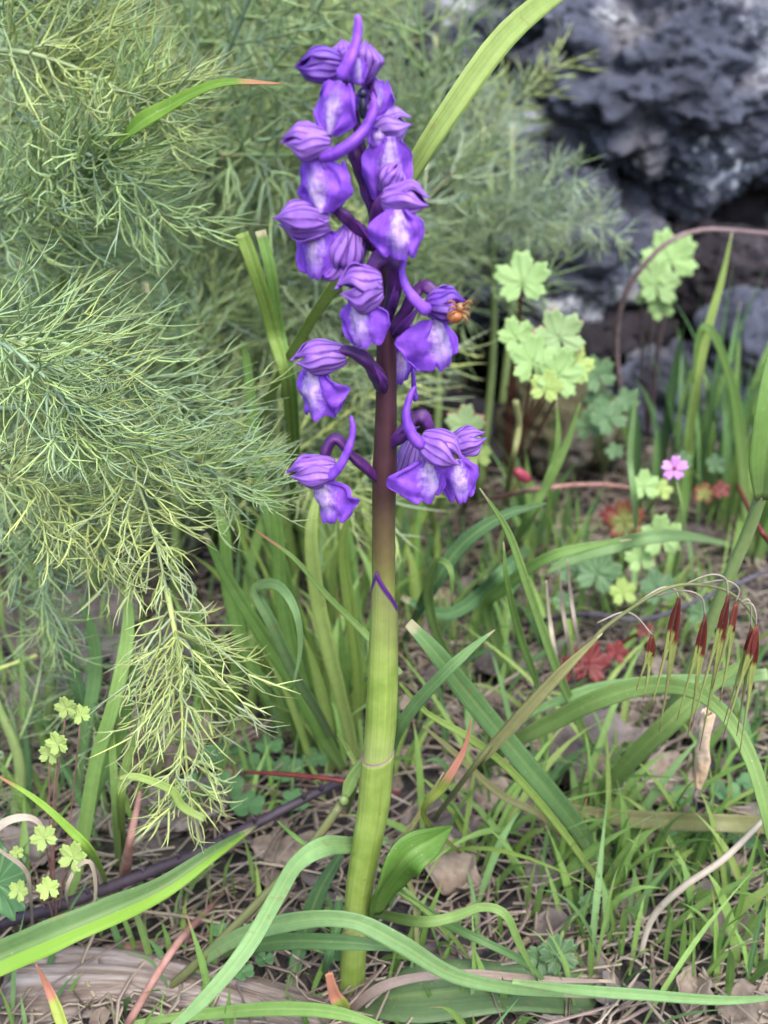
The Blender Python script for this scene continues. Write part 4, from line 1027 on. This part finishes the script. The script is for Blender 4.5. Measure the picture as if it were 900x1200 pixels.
# (stalks are parented to their leaf: same origin as the plant because parts sit at the plant's origin)
lobed_plant('pale green lobed leaves cluster held on an upright red and green stem', G(592, 590), [
    (655, 395, .22, 34, 'geranium_pale'), (625, 425, .21, 34), (655, 440, .205, 32), (612, 330, .24, 36), (672, 430, .22, 26, 'geranium_yellow'), (605, 395, .23, 24), (640, 455, .2, 22, 'geranium_yellow')], 'geranium', 'red_stem', rs=.0007)
lobed_plant('green lobed leaf plant under the arching brown twig', G(760, 520), [
    (785, 305, .42, 36), (770, 335, .41, 30), (775, 362, .41, 17), (752, 350, .42, 9)], 'geranium', 'twig')
lobed_plant('dim lobed leaves in the hollow beneath the boulder', G(705, 560), [
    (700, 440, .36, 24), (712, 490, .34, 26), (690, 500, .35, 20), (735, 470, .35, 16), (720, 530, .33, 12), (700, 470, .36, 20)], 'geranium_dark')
lobed_plant('reddish edged lobed leaves just right of the lowest flowers', G(545, 600), [
    (545, 500, .24, 26, 'geranium_pale'), (560, 535, .24, 18, 'geranium_yellow'), (540, 545, .25, 16, 'geranium_red')], 'geranium')
lobed_plant('lobed leaf plant bearing a red rimmed leaf below the tiny pink flower', G(730, 670), [
    (732, 612, .22, 26, 'geranium_red'), (755, 570, .22, 20), (775, 575, .22, 14, 'geranium_yellow'), (775, 630, .2, 28), (750, 655, .2, 20, 'geranium'), (715, 605, .23, 14, 'red_leaf')], 'geranium')
lobed_plant('round lobed leaves spread low behind the brown brome stalk', G(705, 720), [
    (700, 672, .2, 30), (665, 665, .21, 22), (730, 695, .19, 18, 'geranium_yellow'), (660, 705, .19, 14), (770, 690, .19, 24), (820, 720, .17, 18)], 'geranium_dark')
lobed_plant('crimson lobed leaves lying near the dead leaves', G(690, 800), [
    (690, 778, .15, 27, 'red_leaf'), (668, 786, .15, 18, 'red_leaf'), (722, 765, .155, 15, 'red_leaf'), (755, 738, .16, 12, 'red_leaf')], 'red_leaf', 'red_stem')
lobed_plant('small lobed plant with an orange red leaf beside the right tuft', G(835, 610), [
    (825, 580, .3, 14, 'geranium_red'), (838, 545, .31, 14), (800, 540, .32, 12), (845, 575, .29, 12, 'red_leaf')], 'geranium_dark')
v = lobed_plant('trailing vine with small yellow green scalloped leaves at lower left', G(65, 1095), [
    (78, 830, .0, 15), (95, 838, .0, 13), (68, 872, -.002, 16), (58, 884, 0, 14), (52, 982, -.01, 17), (86, 1005, -.01, 20), (57, 1042, -.012, 15), (22, 1045, -.01, 14), (20, 1000, -.01, 9)], 'geranium_yellow', 'twig_pink', 'lobed leaved seedlings', rs=.00028)
lobed_plant('big flat dark leaf at the left edge above the strap blade', G(0, 1090), [(-5, 1035, .0, 55, 'clover')], 'clover')
lobed_plant('low leaves between the tufts at the bottom right', G(640, 1150), [(655, 1120, .0, 26), (632, 1125, .0, 20), (690, 1060, .02, 16), (600, 1165, -.01, 14)], 'geranium_dark')

def clover(label, px, py, leaves):
    r0 = G(px, py); e = empty('clover', r0, label, 'clover', 'clover plants')
    for (x, y, R) in leaves:
        c = G(x, y, .012); Rm = R * mpp(c)
        lf = empty('leaf', c, None, None, None, e)
        for k in range(3):
            a = k * 2.094 + random.uniform(-.3, .3); up = Vector((math.cos(a), math.sin(a) * .8, .15)).normalized()
            nr = Vector((0, -.3, 1)); nr = (nr - up * nr.dot(up)).normalized(); sd_ = up.cross(nr)
            def fn(u, v):
                s = u * 2 - 1; wv = Rm * .62 * math.sin(PI * min(1, .05 + .62 * v)) ; L = Rm * (1 + .0 * s) * (1 - .16 * math.exp(-(s / .35) ** 2) * smooth(.7, 1, v) - .22 * abs(s) ** 3)
                return c + up * (L * v) + sd_ * (s * wv) + nr * (abs(s) * wv * .25)
            m = MB(); m.grid(fn, 8, 7); m.build('leaflet', M['clover'], lf, solid=.0002)
        m = MB(); m.tube(spline([r0, r0.lerp(c, .5) + Vector((0, 0, .004)), c], 8), .0005, 5); m.build('stalk', M['culm'], lf)
clover('clover patch left of the sheath joint', 285, 960, [(225, 925, 24), (262, 925, 26), (300, 900, 22), (335, 905, 24), (290, 945, 22), (250, 890, 22), (345, 940, 20), (370, 890, 18), (270, 880, 18), (315, 875, 18)])
clover('clover sprig under the arching blade at the right', 850, 950, [(850, 930, 20), (800, 935, 18), (790, 985, 18), (870, 985, 18), (880, 920, 18)])
clover('clover seedlings among the straw at the bottom left', 290, 1110, [(285, 1140, 14), (310, 1125, 12), (255, 1090, 12), (390, 1120, 12)])

def dead_leaf(px, py, L, W, mat, label, rot=0.0, curl=.3, tilt=0.25, lift=.002, lobes=4):
    c = G(px, py, lift); s_ = mpp(c); L *= s_; W *= s_; sd0 = random.random() * 40
    ex = Vector((math.cos(rot), math.sin(rot), 0)); ey = Vector((-math.sin(rot), math.cos(rot), 0))
    nz = Vector((0, -tilt, 1)).normalized()
    m = MB()
    def fn(u, v):
        s = v * 2 - 1; x = (u - .5)
        wv = W / 2 * math.sin(PI * (.03 + .94 * u)) ** .6 * (1 + .26 * noise.noise(Vector((u * 7 + sd0, math.copysign(3, s), sd0))) + .10 * noise.noise(Vector((u * 19 + sd0, math.copysign(3, s), sd0))))
        z = curl * W * .5 * s * s + .30 * W * noise.noise(Vector((u * 3 + sd0, v * 3, 1))) + .1 * L * (x * x) + .03 * W * math.cos(u * 2 * PI * lobes) * abs(s)
        q_ = c + ex * (x * L) + ey * (s * wv) + Vector((0, 0, 1)) * z
        q_.z += tilt * (q_.y - c.y) + .004
        q_.z = max(q_.z, terrain(q_.x, q_.y) + .0006)
        return q_
    m.grid(fn, 28, 12, random.random())
    return tag(m.build('dead_leaf', M[mat], solid=.0005), label, 'dead leaf', 'dead leaves on the ground')
dead_leaf(705, 905, 125, 120, 'dead', 'largest curled grey brown dead leaf under the arching broad blade', .3)
dead_leaf(90, 765, 150, 150, 'dead', 'big pinkish brown dead leaf below the feathery sprigs', .2)
dead_leaf(180, 790, 110, 90, 'dead', 'dead leaf just right of the big pinkish one', 1.0)
dead_leaf(195, 880, 100, 110, 'dead_tan', 'ragged grey dead leaf beside the clover patch', 1.3)
dead_leaf(60, 840, 110, 90, 'dead', 'grey dead leaf between the small vine and the pinkish leaf', .5)
dead_leaf(215, 960, 110, 70, 'dead', 'flat dark dead leaf by the dry pink stem', .1)
dead_leaf(525, 1035, 85, 55, 'dead_tan', 'curled tan dead leaf right of the basal leaf', -.7, .7)
dead_leaf(510, 985, 90, 70, 'dead', 'dead leaf partly behind the tip of the basal leaf', .4)
dead_leaf(780, 930, 90, 60, 'dead_tan', 'pale dead leaf fragment behind the husk', .9)
dead_leaf(600, 790, 90, 60, 'dead', 'dead leaf in shade behind the long narrow blade', .2)
dead_leaf(640, 860, 80, 60, 'dead', 'dead leaf just left of the arching blade root', 1.1)
dead_leaf(830, 860, 90, 60, 'dead', 'dark dead leaf below the hanging awns', .2)
dead_leaf(560, 940, 80, 50, 'dead_tan', 'narrow tan leaf scrap among the brown straw', -.4)
dead_leaf(800, 640, 70, 40, 'dead', 'dead leaf behind the culm at the right', .1)
dead_leaf(30, 1010, 90, 70, 'dead', 'dead leaf at the left edge behind the yellow green vine', .6)
dead_leaf(330, 1010, 70, 40, 'dead_tan', 'small tan leaf caught on the thorny stem', -.2)
dead_leaf(880, 1190, 90, 50, 'dead_tan', 'tan leaf scrap in the bottom right corner', .2)
dead_leaf(810, 1180, 60, 40, 'dead_tan', 'small tan curl near the bottom right corner', 1.2, .8)

# tiny pink flower
q = P(790, 548, .17); s = mpp(q)
pf = empty('pink_flower', G(785, 690), 'tiny pale pink five petalled flower right of the lobed leaves', 'wildflower')
m = MB(); m.tube(spline([G(785, 690), P(800, 620, .18), q], 12), .0005, 6); m.build('stalk', M['culm'], pf)
for k in range(5):
    a = k * 2 * PI / 5 + .3; up = Vector((math.cos(a), -.15, math.sin(a))).normalized(); nr = Vector((0, -1, .3)); nr = (nr - up * nr.dot(up)).normalized(); sd_ = up.cross(nr)
    m = MB(); m.grid(lambda u, v: q + up * (16 * s * v * (1 - .15 * math.exp(-((u * 2 - 1) / .3) ** 2) * v)) + sd_ * ((u * 2 - 1) * s * (1.0 + 4.6 * math.sin(PI * min(1, v * .78)))), 6, 6)
    m.build('petal', M['pink_petal'], pf, solid=.0002)
m = MB(); m.ball(q + Vector((0, -s * 1.5, 0)), 2.6 * s, 2 * s, 2.6 * s); m.build('centre', M['berry'], pf)
# pink bud
q = P(612, 557, .2); s = mpp(q)
pb = empty('pink_bud', G(600, 640), 'closed crimson pink bud low beside the red stem', 'flower bud')
m = MB(); m.tube(spline([G(600, 640), P(596, 590, .21), q], 8), .0004, 5); m.build('stalk', M['red_stem'], pb)
m = MB(); m.ball(q, 7 * s, 6 * s, 13 * s, Matrix.Rotation(-.9, 3, 'Y')); m.build('bud', M['berry'], pb)

# ------------------------------------------------------------------ log, thorny stem, twigs, straw
c0, c1 = G(10, 1160), G(400, 1192)
m = MB()
def logfn(u, v):
    a = 2 * PI * u; p = c0.lerp(c1, v) + Vector((-.0, 0, 0)); p.y += .006 * math.sin(v * 4); s_ = .0125 * (1 - .4 * v) * (1 + .16 * noise.noise(Vector((math.cos(a) * 1.3, math.sin(a) * 1.3, v * 2))) + .10 * abs(noise.noise(Vector((a * 5, v * 1.2, 3)))) - .12 * (abs(math.sin(a * 5 + v)) ** 8))
    if v < .04: s_ *= .6 + v * 10
    if v > .95: s_ *= .5 + (1 - v) * 10
    return p + Vector((0, math.cos(a) * s_ * 1.2, math.sin(a) * s_ - .001))
m.grid(logfn, 72, 50, .5)
tag(m.build('log', M['wood']), 'weathered grey split log lying at the bottom left', 'log')

def stick(pts, r, mat, label, name='twig', cat='twig', group=None, n=22, lift=.0):
    pp = spline([pt(a) for a in pts], n); rr = [interp(r, i / (n - 1)) * mpp(p) for i, p in enumerate(pp)]
    m = MB(); m.tube(pp, rr, 8, None, True, .06); return tag(m.build(name, M[mat]), label, cat, group)
tp = [(-30, 1090, .02), (60, 1065, .02), (140, 1035, .025), (230, 1000, .03), (310, 960, .035), (380, 925, .045), (430, 905, .06)]
pp = spline([P(*a) for a in tp], 40)
bs = empty('bramble_stem', pp[0], 'dark purple thorny stem slanting behind the stem base', 'bramble')
m = MB(); m.tube(pp, [interp([7, 7, 7, 7, 6, 5, 3], i / 39) * mpp(p) for i, p in enumerate(pp)], 10, .4); m.build('stem', M['bramble'], bs)
for k in range(12):
    i = 6 + int(k * 2.4); p0 = pp[i]; s = mpp(p0); m = MB()
    sgn = 1 if k % 3 else -1
    m.tube([p0, p0 + Vector((2 * s, -2 * s, sgn * 10 * s)), p0 + Vector((-4 * s, -3 * s, sgn * 17 * s))], [5 * s, 2.6 * s, .3 * s], 6); m.build('thorn', M['bramble'], bs)
stick([(730, 480, .40), (722, 400, .38), (735, 340, .36), (775, 290, .35), (820, 270, .36), (880, 272, .38), (960, 280, .42)], [3, 3.5, 3.5, 3, 3, 2.5, 2], 'twig', 'brown twig arching in front of the boulder hollow')
stick([(150, 1200, -.02), (205, 1110, -.008), (250, 1060), (262, 1045)], [5, 4.5, 4, 2.5], 'twig_pink', 'pink brown stem standing below the strap blade')
stick([(145, 1035), (152, 990, .02), (160, 950, .025), (164, 928, .03)], [8, 5, 4, 3], 'twig_pink', 'upright dry pink stem above the thorny stem')
stick([(120, 1115), (200, 1105), (300, 1090), (420, 1070)], [7, 7, 6, 5], 'twig_pink', 'long pink brown stem lying flat across the litter')
stick([(600, 735), (680, 720, .17), (760, 725, .16), (850, 690, .2), (920, 660, .22)], [2, 3.5, 3, 3.5, 2], 'twig_grey', 'grey violet twig lying behind the brome stalk')
stick([(560, 850), (640, 800), (700, 770), (730, 740)], [3, 4, 4, 3], 'twig_grey', 'grey twig on the ground below the crimson leaves')
stick([(700, 960), (760, 935), (830, 900), (900, 880)], [5, 5, 5, 4], 'twig_grey', 'violet grey twig at the foot of the husk')
stick([(560, 1165), (620, 1100), (690, 1060)], [4, 4, 3], 'dry', 'tan stalk slanting behind the hooked blade')
stick([(750, 1120, 0), (765, 1075, .0), (800, 1040, -.004), (850, 1005, -.004), (905, 950, 0)], [3, 4, 4, 4, 3], 'dry_pale', 'pale curved dry stem at the right edge')
stick([(540, 595), (620, 575, .2), (700, 568, .22), (760, 575, .24)], [2, 3, 3, 2], 'twig_pink', 'thin reddish dry stem below the pink bud')
stick([(860, 560), (885, 610, .12), (905, 640, .12)], [3, 3, 3], 'red_stem', 'red stem crossing behind the culm')
stick([(286, 905, .05), (340, 908, .045), (400, 915, .04), (470, 930, .04)], [2, 3, 3, 2], 'red_stem', 'thin crimson runner passing behind the sheath')
stick([(604, 470, .2), (608, 500, .205), (600, 545, .21), (592, 592)], [4, 4, 4, 4], 'olive', 'stiff green stem under the pale lobed leaves')
stick([(580, 900), (650, 930), (720, 1000)], [3, 4, 3], 'twig_pink', 'reddish straw by the torn blade')
stick([(525, 1180), (560, 1085), (545, 1030), (560, 990)], [3, 3, 3, 2], 'dry_pale', 'pale bent straw right of the stem base')
def ribbon(pts, w, mat, label, **kw): return GB(pts, w, mat, label, name='dry_grass_ribbon', cat='dry blade', **kw)
ribbon([(400, 1195, -.01), (440, 1160, -.015), (490, 1145, -.015), (560, 1142, -.015), (640, 1148, -.012), (720, 1150, -.01)], [12, 16, 14, 14, 10, 4], 'dry_pink', 'long tan and orange dry ribbon right of the stem base')
ribbon([(80, 1225, -.04), (70, 1190, -.035), (58, 1160, -.03), (42, 1130, -.03)], [18, 20, 14, 2], 'grass_red', 'dry blade with a red base at the bottom left corner')
ribbon([(40, 1110), (36, 1050, -.01), (30, 1020, -.015), (5, 1000, -.015), (-10, 990, -.015)], [6, 7, 7, 6, 4], 'dry', 'curled tan blade at the left edge')
ribbon([(90, 1085), (78, 1050, -.01), (88, 1020, -.012), (105, 1010, -.012), (112, 1035, -.012), (110, 1070, -.01)], [4, 6, 7, 7, 6, 3], 'dry', 'looped tan dry blade beside the yellow green vine')
ribbon([(-20, 985, 0), (10, 962, 0), (40, 960, 0), (60, 985, 0)], [14, 14, 9, 3], 'dry_pale', 'pale dry blade bent over at the left edge')
ribbon([(398, 1195), (400, 1180, -.02), (392, 1165, -.02), (385, 1140, -.02)], [24, 26, 20, 12], 'grass_red', 'short withered blade end with an orange band left of the stem foot')
ribbon([(240, 960, .0), (214, 945, .0), (200, 925, 0), (160, 910, .0), (140, 912, .0)], [10, 13, 14, 11, 5], 'grass_yellow', 'yellowing blade arching over the dark dead leaf')
for k, (x, y, lab) in enumerate([(655, 700, 'white and red thin dry spike beside the long blade'), (640, 715, 'slightly shorter white and red dry spike'), (665, 690, 'tallest white and pink dry spike behind the crimson leaves')]):
    ribbon([(x + 20, y + 110), (x + 12, y + 60, .09), (x + 4, y + 10, .085), (x, y - 35, .08)], [4, 7, 6, 2], 'dry_pale', lab)
hk = empty('husk', G(815, 950), 'pale beige rolled husk standing on a thin stem', 'husk')
s_ = spline([P(818, 925, .03), P(822, 895, .03), P(825, 865, .028), P(830, 834, .028)], 22); hs = mpp(s_[0])
def huskfn(u, v):
    i = min(20, int(v * 21)); p = s_[i].lerp(s_[i + 1], v * 21 - i); a = 2 * PI * 1.15 * u
    r = interp([3, 7, 9, 8, 7, 8, 7], v) * hs * (.72 + .3 * u) * (1 + .35 * noise.noise(Vector((math.cos(a) * 1.4, v * 6, math.sin(a) * 1.4))))
    return p + Vector((math.cos(a) * r, math.sin(a) * r, hs * 7 * smooth(.7, 1, v) * noise.noise(Vector((a * 1.5, 3, 1)))))
m = MB(); m.grid(huskfn, 36, 30, .4); m.build('husk_roll', M['husk'], hk, solid=.0003)
m = MB(); m.tube(spline([G(815, 950), P(814, 938, .03), P(818, 924, .03)], 8), .0008, 6); m.build('stalk', M['twig'], hk)

# straw litter, leaf crumbs and short grass nobody could count
m = MB()
for i in range(8000):
    x = random.uniform(-.30, .34) ; y = random.uniform(-.12, .46); x *= (1 + y)
    L = random.uniform(.008, .05); an = random.uniform(0, PI) if random.random() < .5 else random.gauss(.4, .5)
    z = terrain(x, y) + random.uniform(.0, .007)
    a = Vector((x, y, z)); d = Vector((math.cos(an), math.sin(an), random.gauss(0, .14)))
    md = a + d * L * .5 + Vector((random.gauss(0, .006), random.gauss(0, .006), random.uniform(0, .005))); b = a + d * L
    b.z = max(b.z, terrain(b.x, b.y) + .0005)
    m.tube(spline([a, md, b], 5), random.uniform(.00025, .0008), 3, random.random(), False, mi=random.choice([0, 0, 1, 2]))
tag(m.build('straw_litter', [M['dry'], M['dry_pink'], M['dry_pale']]), 'tangle of dry straw and thin twigs on the soil', 'straw', kind='stuff')
m = MB()
for i in range(1500):
    x = random.uniform(-.30, .34) ; y = random.uniform(-.12, .6); x *= (1 + y); z = terrain(x, y) + random.uniform(.001, .006); s_ = random.uniform(.002, .009)
    ex = Vector((random.uniform(-1, 1), random.uniform(-1, 1), random.gauss(0, .3))).normalized(); ey = ex.cross(Vector((random.gauss(0, .3), random.gauss(0, .3), 1))).normalized()
    c_ = Vector((x, y, z)); m.grid(lambda u, v: c_ + ex * ((u - .5) * 2 * s_ * (.5 + .5 * math.sin(PI * v))) + ey * ((v - .5) * s_ * 1.8) + Vector((0, 0, .4 * s_ * (u - .5) ** 2)), 2, 3, random.random(), random.choice([0, 1]))
tag(m.build('leaf_litter', [M['dead'], M['dead_tan']], solid=0), 'crumbled dead leaf fragments strewn over the soil', 'leaf litter', kind='stuff')
m = MB()
def short_blade(x, y, h, wd, mi):
    z = terrain(x, y); an = random.uniform(0, 2 * PI); o_ = Vector((math.cos(an), math.sin(an), 0)) * random.uniform(.1, .7)
    a = Vector((x, y, z)); m.blade(spline([a, a + o_ * h * .35 + Vector((0, 0, h * .55)), a + o_ * h * .9 + Vector((0, 0, h * .85))], 5), wd, Vector((-o_.x, -o_.y - .6, .7)), .25, nx=2, rnd=random.random(), twist=random.uniform(-1, 1), mi=mi)
for i in range(3200):
    x = random.uniform(-.30, .34); y = random.uniform(-.11, .42); x *= (1 + y * 1.2)
    if noise.noise(Vector((x * 9, y * 9, 2))) < -.12: continue
    short_blade(x, y, random.uniform(.010, .042) * (1 + y), random.uniform(.0008, .0024), random.choice([0, 0, 0, 1, 3, 3, 2]))
for i in range(2600):
    x = random.uniform(-.9, .35); y = random.uniform(.35, 1.2)
    if x > .03 and (y < .52 or y < .4 + x * 3): continue
    short_blade(x, y, random.uniform(.03, .11), random.uniform(.002, .006), random.choice([0, 1, 2, 2]))
tag(m.build('short_grass', [M['grass'], M['grass_blue'], M['grass_dark'], M['grass_tip']]), 'short grass growing between the tufts and up the bank', 'grass', kind='stuff')
